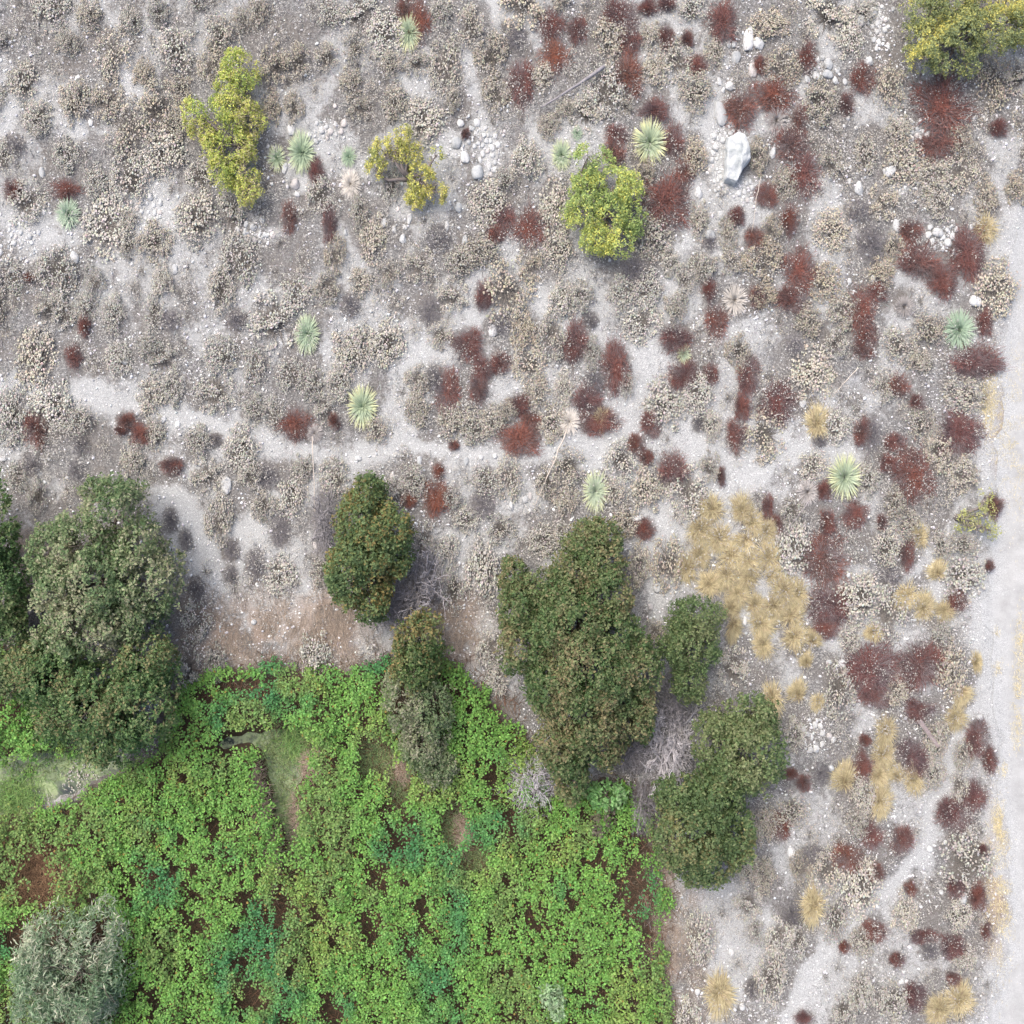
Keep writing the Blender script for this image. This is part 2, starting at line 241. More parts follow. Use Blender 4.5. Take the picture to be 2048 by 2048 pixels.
STONES = [  # px,py,w,h,tone (1 white .. 0 grey)
    (1443, 230, 27, 58, .55), (1498, 77, 23, 52, 1.0), (1518, 86, 23, 29, .8), (1507, 138, 20, 32, .85), (1473, 113, 20, 27, .5), (1458, 88, 10, 16, .55), (1469, 87, 11, 15, .5), (1460, 172, 19, 23, .9), (1439, 163, 9, 22, .8), (1447, 180, 8, 15, .8),
    (1656, 130, 18, 26, .5), (1632, 153, 14, 23, .75), (1655, 150, 22, 22, .5), (1670, 163, 12, 15, .8), (1614, 160, 12, 20, .6), (1614, 177, 10, 16, .6), (1690, 165, 11, 16, .6), (1803, 245, 18, 22, .9), (1785, 260, 12, 17, .8),
    (1696, 237, 8, 10, 1.), (1712, 256, 7, 10, 1.), (1688, 252, 6, 9, 1.), (1778, 343, 28, 25, .9), (1718, 377, 18, 33, .6), (1699, 362, 9, 14, .8), (1735, 333, 8, 13, .9), (1792, 451, 14, 31, .8), (1875, 466, 22, 23, .85), (1895, 486, 16, 18, .9), (1904, 473, 12, 16, .85),
    (1886, 475, 10, 12, .8), (1942, 455, 10, 14, .9), (1950, 604, 25, 29, .85), (1546, 306, 14, 29, .65), (1397, 386, 16, 28, .9), (1421, 470, 22, 26, .4), (1442, 431, 14, 24, .6), (1745, 27, 16, 23, .9), (1736, 125, 20, 22, .85), (1746, 558, 12, 18, .95),
    (1698, 563, 9, 14, .85), (1773, 556, 10, 14, .95), (1810, 507, 9, 14, .9), (1721, 43, 18, 26, .5), (1757, 87, 10, 16, .9), (1752, 100, 10, 12, .8), (954, 245, 14, 18, .9), (930, 316, 18, 31, .85), (913, 286, 22, 26, .45), (978, 333, 10, 19, .85), (991, 340, 12, 14, .9), (985, 363, 10, 13, .95),
    (955, 346, 25, 31, .4), (768, 446, 11, 19, .9), (806, 479, 15, 22, .8), (789, 460, 10, 16, .75), (894, 452, 10, 20, .9), (931, 484, 15, 29, .45), (917, 415, 15, 23, .4), (819, 437, 10, 25, .8), (986, 664, 20, 29, 1.), (688, 246, 13, 18, .9), (683, 262, 11, 15, .75), (691, 466, 9, 16, .5),
    (796, 418, 7, 11, 1.), (870, 504, 8, 12, .9), (922, 248, 16, 18, .75), (810, 455, 9, 14, .85), (326, 839, 14, 15, .95), (356, 850, 12, 17, 1.), (388, 856, 8, 9, 1.), (452, 970, 23, 40, .95), (5, 918, 18, 13, .95), (250, 725, 12, 12, .9), (337, 1100, 13, 15, .4), (508, 1244, 12, 11, .6), (631, 1091, 8, 18, .9),
    (932, 923, 11, 21, .45), (785, 953, 8, 22, .95), (839, 921, 10, 20, .5), (716, 917, 14, 14, .7), (990, 912, 10, 12, .9), (962, 915, 10, 12, .85), (1050, 999, 13, 16, .6), (1061, 993, 9, 18, .5), (1022, 1013, 12, 22, .6), (1274, 1037, 24, 15, 1.), (1038, 978, 6, 9, 1.), (1102, 957, 10, 12, .9),
    (1301, 1214, 11, 15, .6), (1252, 1238, 10, 16, .3), (1314, 1175, 18, 22, .6), (1605, 807, 14, 18, .9), (1489, 1242, 10, 19, .9), (1683, 1326, 18, 17, .8), (1482, 1343, 9, 13, .95), (1658, 1325, 14, 12, .6), (1696, 1151, 10, 12, .6), (1583, 1706, 19, 25, 1.), (1859, 1698, 11, 15, 1.),
    (1463, 1906, 12, 17, 1.), (1485, 2014, 12, 16, .9), (1960, 1436, 14, 14, .6), (1924, 1797, 18, 29, .4), (1754, 1812, 9, 10, 1.), (1802, 1963, 12, 12, 1.), (1357, 1754, 13, 17, .5), (1643, 1487, 9, 14, 1.), (1891, 1685, 8, 10, .95), (1881, 1783, 9, 11, .95), (1395, 1984, 12, 14, .8), (1364, 1640, 12, 16, .5),
    (582, 259, 16, 24, .95), (670, 212, 8, 10, 1.), (594, 388, 11, 14, .95), (590, 368, 20, 26, .6), (569, 335, 11, 24, .75), (183, 247, 10, 15, 1.), (150, 515, 17, 27, .9), (300, 394, 13, 19, .9), (264, 528, 8, 12, .95), (283, 346, 9, 12, .8), (84, 345, 12, 24, .5), (350, 540, 14, 24, .6),
    (198, 117, 7, 11, .95), (690, 245, 10, 14, .9), (643, 260, 12, 16, .85), (532, 470, 16, 10, .6), (490, 465, 10, 20, .5), (665, 538, 9, 10, .9), (485, 492, 8, 12, .7), (425, 144, 7, 9, .9), (262, 158, 6, 9, .9), (1702, 1195, 5, 7, 2.)]
CLUSTERS = [(970, 295, 34, 42, 26), (1757, 60, 16, 44, 18), (1445, 330 - 60, 20, 30, 14), (1440, 340, 14, 40, 16), (40, 480, 50, 60, 34), (305, 425, 34, 30, 18), (1885, 475, 20, 18, 10), (1490, 385, 22, 20, 10), (1830, 265, 22, 22, 12), (650, 265, 30, 18, 12), (1640, 140, 30, 20, 8), (510, 470, 34, 18, 12), (1630, 1470, 26, 40, 14)]
CLUSTER_PHRASE = ['in the white cobble patch right of the yellow flowering bush', 'in the cobble heap left of the large flowering bush', 'between the grey slab and the angular boulder', 'along the left side of the angular boulder',
                  'in the cobble bed by the left edge', 'in the cobble bed left of the tall yellow-green bush', 'in the small round heap near the yellow tuft at upper right', 'just below the angular boulder', 'beside the huge rust shrub at upper right',
                  'beside the deep green yucca', 'in the row of stones at upper right', 'below the tall yellow-green bush', 'right of the rounded green shrub']

# ------------------------------------------------------------------ ground fields
def bare_field(px, py):
    b = np.zeros(np.shape(px))
    n = fbm(px / 60.0, py / 80.0, 3, 4)
    px = px + 34 * (fbm(px / 45.0, py / 45.0, 201, 3) - .5); py = py + 40 * (fbm(px / 45.0, py / 45.0, 202, 3) - .5)
    for pts, w in PATHS:
        d = dist_poly(px, py, pts)
        b = np.maximum(b, np.exp(-(d / (w * (0.3 + 1.3 * n))) ** 2))
    b = b * (.5 + .5 * sstep(.34, .56, fbm(px / 30.0, py / 40.0, 77, 4)))
    for pts, w in PATHS[9:10]:
        b = np.maximum(b, np.exp(-(dist_poly(px, py, pts) / (w * (.75 + .7 * n))) ** 2))
    b = np.maximum(b, .95 * np.exp(-(np.maximum(sdf(px, py, ROAD), 0) / (70 * n)) ** 2))
    return b


def vine_mask(px, py):
    j = (fbm(px / 40.0, py / 40.0, 8, 3) - .5) * 60
    return np.minimum(sdf(px, py, VINE), sdf(px, py, VINE2)) + j


def pond_d(px, py):
    j = (fbm(px / 22.0, py / 22.0, 21, 3) - .5) * 26
    return np.minimum(sdf(px, py, POND_A), sdf(px, py, POND_B)) + j


def gz_px(px, py):
    z = 0.16 * (fbm(px / 260.0, py / 260.0, 1, 3) - .5) + 0.05 * (fbm(px / 40.0, py / 40.0, 2, 3) - .5)
    z = z - 0.35 * sstep(10, -30, pond_d(px, py)) - 0.08 * sstep(20, -20, sdf(px, py, ROAD))
    return z


def gz(x, y):
    return gz_px(np.asarray(x) / M + 1024, 1024 - np.asarray(y) / M)


# ------------------------------------------------------------------ mesh helpers
def link(name, data, parent=None):
    o = bpy.data.objects.new(name, data)
    COL.objects.link(o)
    if parent is not None:
        o.parent = parent
    return o


def tag(o, label, cat=None, group=None, kind=None):
    if label: o["label"] = label
    if cat: o["category"] = cat
    if group: o["group"] = group
    if kind: o["kind"] = kind
    return o


def mesh(name, parts, mat, smooth=True):
    """parts: list of (V[n,3], T[m,3], C[n,3] or None) -> mesh with colour attribute Col"""
    V, T, C = [], [], []
    k = 0
    for v, t, c in parts:
        v = np.asarray(v, np.float32).reshape(-1, 3)
        V.append(v); T.append(np.asarray(t, np.int32).reshape(-1, 3) + k); k += len(v)
        if c is None: c = np.ones((len(v), 3))
        C.append(np.broadcast_to(np.asarray(c, np.float32), (len(v), 3)))
    V = np.concatenate(V); T = np.concatenate(T); C = np.concatenate(C)
    me = bpy.data.meshes.new(name)
    me.vertices.add(len(V)); me.vertices.foreach_set("co", V.ravel())
    me.loops.add(T.size); me.loops.foreach_set("vertex_index", T.ravel())
    me.polygons.add(len(T))
    me.polygons.foreach_set("loop_start", np.arange(0, T.size, 3, dtype=np.int32))
    me.polygons.foreach_set("loop_total", np.full(len(T), 3, np.int32))
    me.polygons.foreach_set("use_smooth", np.full(len(T), bool(smooth)))
    at = me.color_attributes.new("Col", 'FLOAT_COLOR', 'POINT')
    at.data.foreach_set("color", np.concatenate([C, np.ones((len(C), 1), np.float32)], 1).astype(np.float32).ravel())
    me.update(calc_edges=True)
    me.validate()
    me.materials.append(mat)
    return me


def unit(v):
    return v / (np.linalg.norm(v, axis=-1, keepdims=True) + 1e-9)


def rnd_dir(n, zmin=-1., zmax=1., rng=R):
    z = rng.uniform(zmin, zmax, n); a = rng.uniform(0, 2 * np.pi, n)
    r = np.sqrt(np.maximum(0, 1 - z * z))
    return np.stack([r * np.cos(a), r * np.sin(a), z], 1)


def blades(base, d, L, wid, droop, cb, ct, nseg=3, fold=0.0, rng=R):
    """tapering strips; base,d (n,3); L,wid,droop (n,); cb,ct (n,3) base and tip colours"""
    n = len(base)
    L = np.broadcast_to(L, n); wid = np.broadcast_to(wid, n); droop = np.broadcast_to(droop, n)
    up = np.array([0, 0, 1.0])
    side = unit(np.cross(d, up) + 1e-4 * rng.standard_normal((n, 3)))
    rows = []; cols = []
    for k in range(nseg + 1):
        t = k / nseg
        p = base + d * (L * t)[:, None]
        p[:, 2] -= droop * L * t * t
        w = wid * (1 - t ** 2.2) * (0.75 + .25 * min(1, 4 * t)) * .5
        if k == nseg:
            rows.append(p[:, None]); cols.append(ct[:, None])
        else:
            rows.append(np.stack([p - side * w[:, None], p + side * w[:, None]], 1))
            c = cb * (1 - t) + ct * t
            cols.append(np.stack([c, c], 1))
    V = np.concatenate(rows, 1); C = np.concatenate(cols, 1)
    nv = 2 * nseg + 1
    tri = []
    for k in range(nseg - 1):
        a = 2 * k
        tri += [(a, a + 1, a + 3), (a, a + 3, a + 2)]
    a = 2 * (nseg - 1)
    tri.append((a, a + 1, a + 2))
    T = (np.array(tri)[None] + (np.arange(n) * nv)[:, None, None]).reshape(-1, 3)
    return V.reshape(-1, 3), T, C.reshape(-1, 3)


def leaves(c, nrm, L, wid, col, cup=0.25, rng=R, hexa=False):
    """leaf-shaped faces: folded diamonds or cupped six-sided leaves"""
    n = len(c)
    L = np.broadcast_to(L, n)[:, None]; wid = np.broadcast_to(wid, n)[:, None]
    a = unit(np.cross(nrm, rng.standard_normal((n, 3))))
    b = np.cross(nrm, a)
    if not hexa:
        V = np.stack([c - a * L * .5, c + b * wid * .5 + nrm * wid * cup, c + a * L * .5, c - b * wid * .5 + nrm * wid * cup], 1)
        T = np.array([(0, 1, 2), (0, 2, 3)])
        nv = 4
        C = np.repeat(col[:, None], 4, 1)
    else:
        pts = [(-.5, 0, .0), (-.28, .5, .3), (.22, .42, .2), (.55, 0, -.25), (.22, -.42, .2), (-.28, -.5, .3)]
        V = np.stack([c + a * L * u + b * wid * v + nrm * wid * (w * cup * 2) for u, v, w in pts], 1)
        T = np.array([(0, 2, 1), (0, 3, 2), (0, 4, 3), (0, 5, 4)])
        nv = 6
        C = np.repeat(col[:, None], 6, 1)
    T = (T[None] + (np.arange(n) * nv)[:, None, None]).reshape(-1, 3)
    return V.reshape(-1, 3), T, C.reshape(-1, 3)


_g = (1 + 5 ** .5) / 2
ICO_V = unit(np.array([(-1, _g, 0), (1, _g, 0), (-1, -_g, 0), (1, -_g, 0), (0, -1, _g), (0, 1, _g), (0, -1, -_g), (0, 1, -_g), (_g, 0, -1), (_g, 0, 1), (-_g, 0, -1), (-_g, 0, 1)], float))
ICO_T = np.array([(0, 11, 5), (0, 5, 1), (0, 1, 7), (0, 7, 10), (0, 10, 11), (1, 5, 9), (5, 11, 4), (11, 10, 2), (10, 7, 6), (7, 1, 8), (3, 9, 4), (3, 4, 2), (3, 2, 6), (3, 6, 8), (3, 8, 9), (4, 9, 5), (2, 4, 11), (6, 2, 10), (8, 6, 7), (9, 8, 1)])
OCT_V = np.array([(1, 0, -.3), (.1, 1, -.3), (-1, .15, -.3), (-.1, -1, -.3), (0, 0, .9)], float)
OCT_T = np.array([(0, 1, 4), (1, 2, 4), (2, 3, 4), (3, 0, 4)])


def blobs(c, rad, col, base='ico', jit=.18, rng=R):
    """small lumpy bodies; rad (n,3)"""
    n = len(c)
    BV, BT = (ICO_V, ICO_T) if base == 'ico' else (OCT_V, OCT_T)
    k = len(BV)
    a = rng.uniform(0, 2 * np.pi, n)
    ca, sa = np.cos(a)[:, None], np.sin(a)[:, None]
    P = BV[None] * (1 + jit * rng.standard_normal((n, k, 1))) * rad[:, None, :]
    P = np.stack([P[..., 0] * ca - P[..., 1] * sa, P[..., 0] * sa + P[..., 1] * ca, P[..., 2]], -1)
    V = P + c[:, None]
    T = (BT[None] + (np.arange(n) * k)[:, None, None]).reshape(-1, 3)
    return V.reshape(-1, 3), T, np.repeat(col[:, None], k, 1).reshape(-1, 3)


def tube(pts, rad, col, sides=5):
    pts = np.asarray(pts, float); n = len(pts)
    rad = np.broadcast_to(rad, n)
    tang = unit(np.gradient(pts, axis=0))
    ref = np.where(np.abs(tang[:, 2:3]) > .9, np.array([[1., 0, 0]]), np.array([[0, 0, 1.]]))
    s = unit(np.cross(tang, ref)); u = np.cross(s, tang)
    ang = np.arange(sides) * 2 * np.pi / sides
    V = pts[:, None] + rad[:, None, None] * (s[:, None] * np.cos(ang)[None, :, None] + u[:, None] * np.sin(ang)[None, :, None])
    T = []
    for i in range(n - 1):
        for j in range(sides):
            a = i * sides + j; b = i * sides + (j + 1) % sides
            T += [(a, b, b + sides), (a, b + sides, a + sides)]
    V = V.reshape(-1, 3)
    V = np.concatenate([V, pts[:1], pts[-1:]])
    k = n * sides
    for j in range(sides):
        T.append((k, (j + 1) % sides, j)); T.append((k + 1, (n - 1) * sides + j, (n - 1) * sides + (j + 1) % sides))
    return V, np.array(T), np.broadcast_to(np.asarray(col, float), (len(V), 3))


def branching(start, dirs, length, rad, depth, col, rng, out, spread=.6, up=.15, kids=3, sides=4, lim=None):
    """recursive bare branches"""
    n = 3
    p = np.array(start, float); d = np.array(dirs, float)
    pts = [p.copy()]
    for i in range(n):
        d = unit(d + rng.standard_normal(3) * .22 + np.array([0, 0, up * .3]))
        p = p + d * length / n
        pts.append(p.copy())
    out.append(tube(pts, np.linspace(rad, rad * .45, n + 1), col * rng.uniform(.8, 1.15), sides))
    if depth > 0:
        for k in range(kids):
            t = rng.integers(1, n + 1)
            nd = unit(d + rng.standard_normal(3) * spread * np.array([1, 1, .6]))
            branching(pts[t], nd, length * rng.uniform(.5, .8), rad * .55, depth - 1, col, rng, out, spread, up, kids, 3, lim)


# ------------------------------------------------------------------ materials
def new_mat(name):
    m = bpy.data.materials.new(name); m.use_nodes = True
    nt = m.node_tree
    b = nt.nodes["Principled BSDF"]
    return m, nt, b


def N(nt, typ, **kw):
    n = nt.nodes.new(typ)
    for k, v in kw.items(): setattr(n, k, v)
    return n


def mixc(nt, fac, a, b, mode='MIX'):
    n = N(nt, "ShaderNodeMix", data_type='RGBA', blend_type=mode)
    for i, v in ((0, fac), (6, a), (7, b)):
        if hasattr(v, "is_linked") or hasattr(v, "links"):
            nt.links.new(v, n.inputs[i])
        elif i == 0: n.inputs[0].default_value = v
        else: n.inputs[i].default_value = (*v, 1)
    return n.outputs[2]


def noise(nt, scale, detail=4, rough=.6, vec=None):
    n = N(nt, "ShaderNodeTexNoise"); n.inputs["Scale"].default_value = scale
    n.inputs["Detail"].default_value = detail; n.inputs["Roughness"].default_value = rough
    if vec is not None: nt.links.new(vec, n.inputs["Vector"])
    return n.outputs[0]


def ramp(nt, fac, stops):
    n = N(nt, "ShaderNodeValToRGB")
    e = n.color_ramp.elements
    while len(e) > 1: e.remove(e[0])
    for i, (p, c) in enumerate(stops):
        q = e[0] if i == 0 else e.new(p)
        q.position = p; q.color = (*c, 1) if len(c) == 3 else c
    nt.links.new(fac, n.inputs[0])
    return n.outputs[0]


def mul(nt, a, k):
    n = N(nt, "ShaderNodeMath", operation='MULTIPLY'); nt.links.new(a, n.inputs[0])
    if isinstance(k, (int, float)): n.inputs[1].default_value = k
    else: nt.links.new(k, n.inputs[1])
    return n.outputs[0]


def plant_mat(name, rough=.75, trans=0.0, tint=True, var=.25, spec=.25):
    """vertex colour x object colour, with a little object-space mottling"""
    m, nt, b = new_mat(name)
    c = N(nt, "ShaderNodeVertexColor", layer_name="Col").outputs[0]
    if tint:
        oi = N(nt, "ShaderNodeObjectInfo")
        c = mixc(nt, 1.0, c, oi.outputs["Color"], 'MULTIPLY')
    geo = N(nt, "ShaderNodeNewGeometry")
    v = ramp(nt, noise(nt, 9.0, 3, .6, geo.outputs["Position"]), [(.3, (1 - var,) * 3), (.7, (1 + var * .4,) * 3)])
    c = mixc(nt, 1.0, c, v, 'MULTIPLY')
    nt.links.new(c, b.inputs["Base Color"])
    b.inputs["Roughness"].default_value = rough
    b.inputs["Specular IOR Level"].default_value = spec
    if trans > 0:
        tr = N(nt, "ShaderNodeBsdfTranslucent"); nt.links.new(c, tr.inputs[0])
        mx = N(nt, "ShaderNodeMixShader"); mx.inputs[0].default_value = trans
        nt.links.new(b.outputs[0], mx.inputs[1]); nt.links.new(tr.outputs[0], mx.inputs[2])
        nt.links.new(mx.outputs[0], nt.nodes["Material Output"].inputs[0])
    return m


MAT = {
    'leaf': plant_mat("leaf", .55, .25, spec=.35), 'vine': plant_mat("vine_leaf", .6, .3, tint=False, spec=.25), 'dry': plant_mat("dry_plant", .9, .0, spec=.1),
    'twig': plant_mat("twig", .9, spec=.1), 'yucca': plant_mat("yucca_leaf", .5, .1, spec=.35, var=.12), 'grass': plant_mat("dry_grass", .8, .2, spec=.15), 'bark': plant_mat("bark", .9, spec=.1),
    'stuff': plant_mat("loose_litter", .9, tint=False, spec=.1, var=.15)}

# stone: pale granite
m, nt, b = new_mat("granite")
geo = N(nt, "ShaderNodeTexCoord").outputs["Object"]
oi = N(nt, "ShaderNodeObjectInfo")
sp = ramp(nt, noise(nt, 60, 5, .7, geo), [(.35, (.8, .8, .8)), (.5, (1., 1., 1.)), (.75, (1.06, 1.05, 1.03))])
st = ramp(nt, noise(nt, 3.5, 5, .65, geo), [(.34, (.66, .69, .68)), (.48, (.92, .93, .92)), (.64, (1.04, 1.03, 1.))])
c = mixc(nt, 1., mixc(nt, 1., oi.outputs["Color"], sp, 'MULTIPLY'), st, 'MULTIPLY')
nt.links.new(c, b.inputs["Base Color"]); b.inputs["Roughness"].default_value = .8
bp = N(nt, "ShaderNodeBump"); bp.inputs["Strength"].default_value = .4; bp.inputs["Distance"].default_value = .01
nt.links.new(noise(nt, 35, 5, .65, geo), bp.inputs["Height"]); nt.links.new(bp.outputs[0], b.inputs["Normal"])
MAT['stone'] = m

# ground
m, nt, b = new_mat("ground")
pos = N(nt, "ShaderNodeNewGeometry").outputs["Position"]
va = N(nt, "ShaderNodeVertexColor", layer_name="Col")
sepn = N(nt, "ShaderNodeSeparateColor"); nt.links.new(va.outputs[0], sepn.inputs[0])
litter, vinem, tanm = sepn.outputs[0], sepn.outputs[1], sepn.outputs[2]
fine = noise(nt, 34, 5, .75, pos); mid = noise(nt, 7, 5, .65, pos); big = noise(nt, 1.1, 4, .6, pos); grit = noise(nt, 95, 3, .7, pos)
def soil_nodes(nt, mid, fine, grit):
    soil = ramp(nt, mid, [(.25, (.275, .288, .277)), (.5, (.372, .388, .373)), (.75, (.46, .478, .461))])
    soil = mixc(nt, ramp(nt, fine, [(.44, (0, 0, 0)), (.62, (1, 1, 1))]), soil, (.63, .63, .61))
    soil = mixc(nt, ramp(nt, grit, [(.40, (.75, .75, .75)), (.52, (0, 0, 0))]), soil, (.17, .166, .16))
    return soil


soil = soil_nodes(nt, mid, fine, grit)
lit = ramp(nt, fine, [(.30, (.06, .06, .058)), (.46, (.13, .128, .123)), (.58, (.235, .233, .223)), (.72, (.47, .475, .455))])
lit = mixc(nt, ramp(nt, noise(nt, 16, 4, .7, pos), [(.50, (0, 0, 0)), (.62, (.8, .8, .8))]), lit, (.37, .365, .345))
lit = mixc(nt, ramp(nt, big, [(.4, (0, 0, 0)), (.65, (.6, .6, .6))]), lit, (.16, .142, .122))
# litter edge broken by noise
am = N(nt, "ShaderNodeMath", operation='ADD'); nt.links.new(litter, am.inputs[0])
s1 = N(nt, "ShaderNodeMath", operation='MULTIPLY_ADD'); nt.links.new(mid, s1.inputs[0]); s1.inputs[1].default_value = 1.3; s1.inputs[2].default_value = -.65
nt.links.new(s1.outputs[0], am.inputs[1])
c = mixc(nt, ramp(nt, am.outputs[0], [(.3, (0, 0, 0)), (.7, (1, 1, 1))]), soil, lit)
straw = ramp(nt, fine, [(.3, (.17, .125, .095)), (.55, (.34, .27, .21)), (.75, (.5, .42, .33))])
c = mixc(nt, tanm, c, straw)
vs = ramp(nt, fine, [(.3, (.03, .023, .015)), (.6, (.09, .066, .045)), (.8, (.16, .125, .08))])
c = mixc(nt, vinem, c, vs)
nt.links.new(c, b.inputs["Base Color"]); b.inputs["Roughness"].default_value = .95; b.inputs["Specular IOR Level"].default_value = .1
bp = N(nt, "ShaderNodeBump"); bp.inputs["Strength"].default_value = .6; bp.inputs["Distance"].default_value = .03
nt.links.new(fine, bp.inputs["Height"]); nt.links.new(bp.outputs[0], b.inputs["Normal"])
MAT['ground'] = m

# road gravel
m, nt, b = new_mat("road_gravel")
pos = N(nt, "ShaderNodeNewGeometry").outputs["Position"]
c = ramp(nt, noise(nt, 3, 5, .6, pos), [(.3, (.31, .315, .30)), (.7, (.43, .435, .418))])
c = mixc(nt, ramp(nt, noise(nt, 60, 4, .7, pos), [(.35, (.6, .6, .6)), (.5, (0, 0, 0))]), c, (.29, .28, .27))
c = mixc(nt, ramp(nt, noise(nt, 30, 4, .7, pos), [(.6, (0, 0, 0)), (.75, (1, 1, 1))]), c, (.66, .65, .64))
sl = soil_nodes(nt, noise(nt, 7, 5, .65, pos), noise(nt, 34, 5, .75, pos), noise(nt, 95, 3, .7, pos))
va = N(nt, "ShaderNodeVertexColor", layer_name="Col")
sp_ = N(nt, "ShaderNodeSeparateColor"); nt.links.new(va.outputs[0], sp_.inputs[0])
ad = N(nt, "ShaderNodeMath", operation='ADD'); nt.links.new(sp_.outputs[0], ad.inputs[0])
ma = N(nt, "ShaderNodeMath", operation='MULTIPLY_ADD'); nt.links.new(noise(nt, 2.4, 5, .7, pos), ma.inputs[0]); ma.inputs[1].default_value = 1.2; ma.inputs[2].default_value = -.6
nt.links.new(ma.outputs[0], ad.inputs[1])
c = mixc(nt, ramp(nt, ad.outputs[0], [(.25, (0, 0, 0)), (.8, (1, 1, 1))]), sl, c)
nt.links.new(c, b.inputs["Base Color"]); b.inputs["Roughness"].default_value = .95
MAT['road'] = m

# pond: algae mat with dark gaps
m, nt, b = new_mat("algae_water")
pos = N(nt, "ShaderNodeNewGeometry").outputs["Position"]
al = ramp(nt, noise(nt, 14, 5, .65, pos), [(.3, (.14, .20, .08)), (.5, (.24, .32, .13)), (.72, (.42, .52, .27))])
al = mixc(nt, ramp(nt, noise(nt, 1.2, 3, .5, pos), [(.4, (0, 0, 0)), (.65, (1, 1, 1))]), al, (.27, .31, .19))
gap = ramp(nt, noise(nt, 2.6, 5, .65, pos), [(.44, (0, 0, 0)), (.52, (1, 1, 1))])
va = N(nt, "ShaderNodeVertexColor", layer_name="Col")
sp_ = N(nt, "ShaderNodeSeparateColor"); nt.links.new(va.outputs[0], sp_.inputs[0])
mx = N(nt, "ShaderNodeMath", operation='MULTIPLY'); nt.links.new(gap, mx.inputs[0]); nt.links.new(sp_.outputs[0], mx.inputs[1])
c = mixc(nt, mx.outputs[0], al, (.035, .045, .045))
nt.links.new(c, b.inputs["Base Color"])
rg = N(nt, "ShaderNodeMapRange"); nt.links.new(mx.outputs[0], rg.inputs[0]); rg.inputs[3].default_value = .8; rg.inputs[4].default_value = .12
nt.links.new(rg.outputs[0], b.inputs["Roughness"])
MAT['pond'] = m

# ------------------------------------------------------------------ ground sheet
fin = np.linspace(-16, 16, 251)
out = 16 + np.cumsum(0.12 * 1.42 ** np.arange(1, 22))
ax = np.concatenate([-out[::-1], fin, out])
n = len(ax)
gx, gy = np.meshgrid(ax, ax, indexing='xy')
gpx = gx / M + 1024; gpy = 1024 - gy / M
Z = gz_px(gpx, gpy)
Z = np.where(np.maximum(abs(gx), abs(gy)) > 16.1, 0.0, Z)
BARE = bare_field(gpx, gpy)
fieldn = fbm(gpx / 70.0, gpy / 95.0, 14, 4)
lit_v = sstep(.36, .60, fieldn) * .60 + .29
# the left field is more covered, the lower right stonier
lit_v = lit_v + .10 * sstep(900, 300, gpx) + .10 * sstep(1350, 1700, gpx) * sstep(1300, 1500, gpy)
for px, py, rx, ry, k_ in [(1180, 690, 230, 190, .30), (430, 1090, 150, 130, .28), (1400, 930, 150, 90, .25), (1560, 1950, 120, 120, .15), (1700, 1250, 80, 120, .25), (1000, 300, 60, 90, .25), (1430, 250, 70, 120, .25), (100, 470, 160, 60, .22), (700, 950, 160, 80, .2)]:
    lit_v = lit_v - k_ * np.exp(-(((gpx - px) / rx) ** 2 + ((gpy - py) / ry) ** 2))
lit_v = lit_v * (1 - .97 * BARE)
for px, py, w, h, _t in RED:
    lit_v = np.maximum(lit_v, .85 * np.exp(-(((gpx - px) / (w * .62)) ** 2 + ((gpy - py) / (h * .62)) ** 2) ** 1.5))
for px, py, w, h in GREYS:
    lit_v = np.maximum(lit_v, 1.0 * np.exp(-(((gpx - px) / (w * .65)) ** 2 + ((gpy - py) / (h * .65)) ** 2) ** 1.5))
for k, ls in TREES.items():
    for px, py, rx, ry, t in ls:
        lit_v = np.maximum(lit_v, 1.0 * np.exp(-(((gpx - px) / (rx * 1.25)) ** 2 + ((gpy - py) / (ry * 1.25)) ** 2) ** 2))
for px, py, rx, ry, t, p in DEADB:
    lit_v = np.maximum(lit_v, 1.0 * np.exp(-(((gpx - px) / (rx * 1.1)) ** 2 + ((gpy - py) / (ry * 1.1)) ** 2) ** 2))
for px, py, rx, ry, n_ in CLUSTERS:
    lit_v = lit_v * (1 - .35 * np.exp(-(((gpx - px) / rx) ** 2 + ((gpy - py) / ry) ** 2)))
tan_v = np.zeros_like(lit_v)
for px, py, rx, ry in TAN:
    tan_v = np.maximum(tan_v, .95 * np.exp(-(((gpx - px) / rx) ** 2 + ((gpy - py) / ry) ** 2)) * sstep(.3, .6, fbm(gpx / 30., gpy / 30., 31, 3)))
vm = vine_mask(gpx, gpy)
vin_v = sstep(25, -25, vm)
V = np.stack([gx, gy, Z], -1).reshape(-1, 3)
idx = np.arange(n * n).reshape(n, n)
T = np.concatenate([np.stack([idx[:-1, :-1], idx[:-1, 1:], idx[1:, 1:]], -1).reshape(-1, 3), np.stack([idx[:-1, :-1], idx[1:, 1:], idx[1:, :-1]], -1).reshape(-1, 3)])
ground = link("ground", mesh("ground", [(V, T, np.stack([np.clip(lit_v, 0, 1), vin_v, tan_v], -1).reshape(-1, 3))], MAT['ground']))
tag(ground, "pale stony wash ground with grey leaf and twig litter", kind="structure")

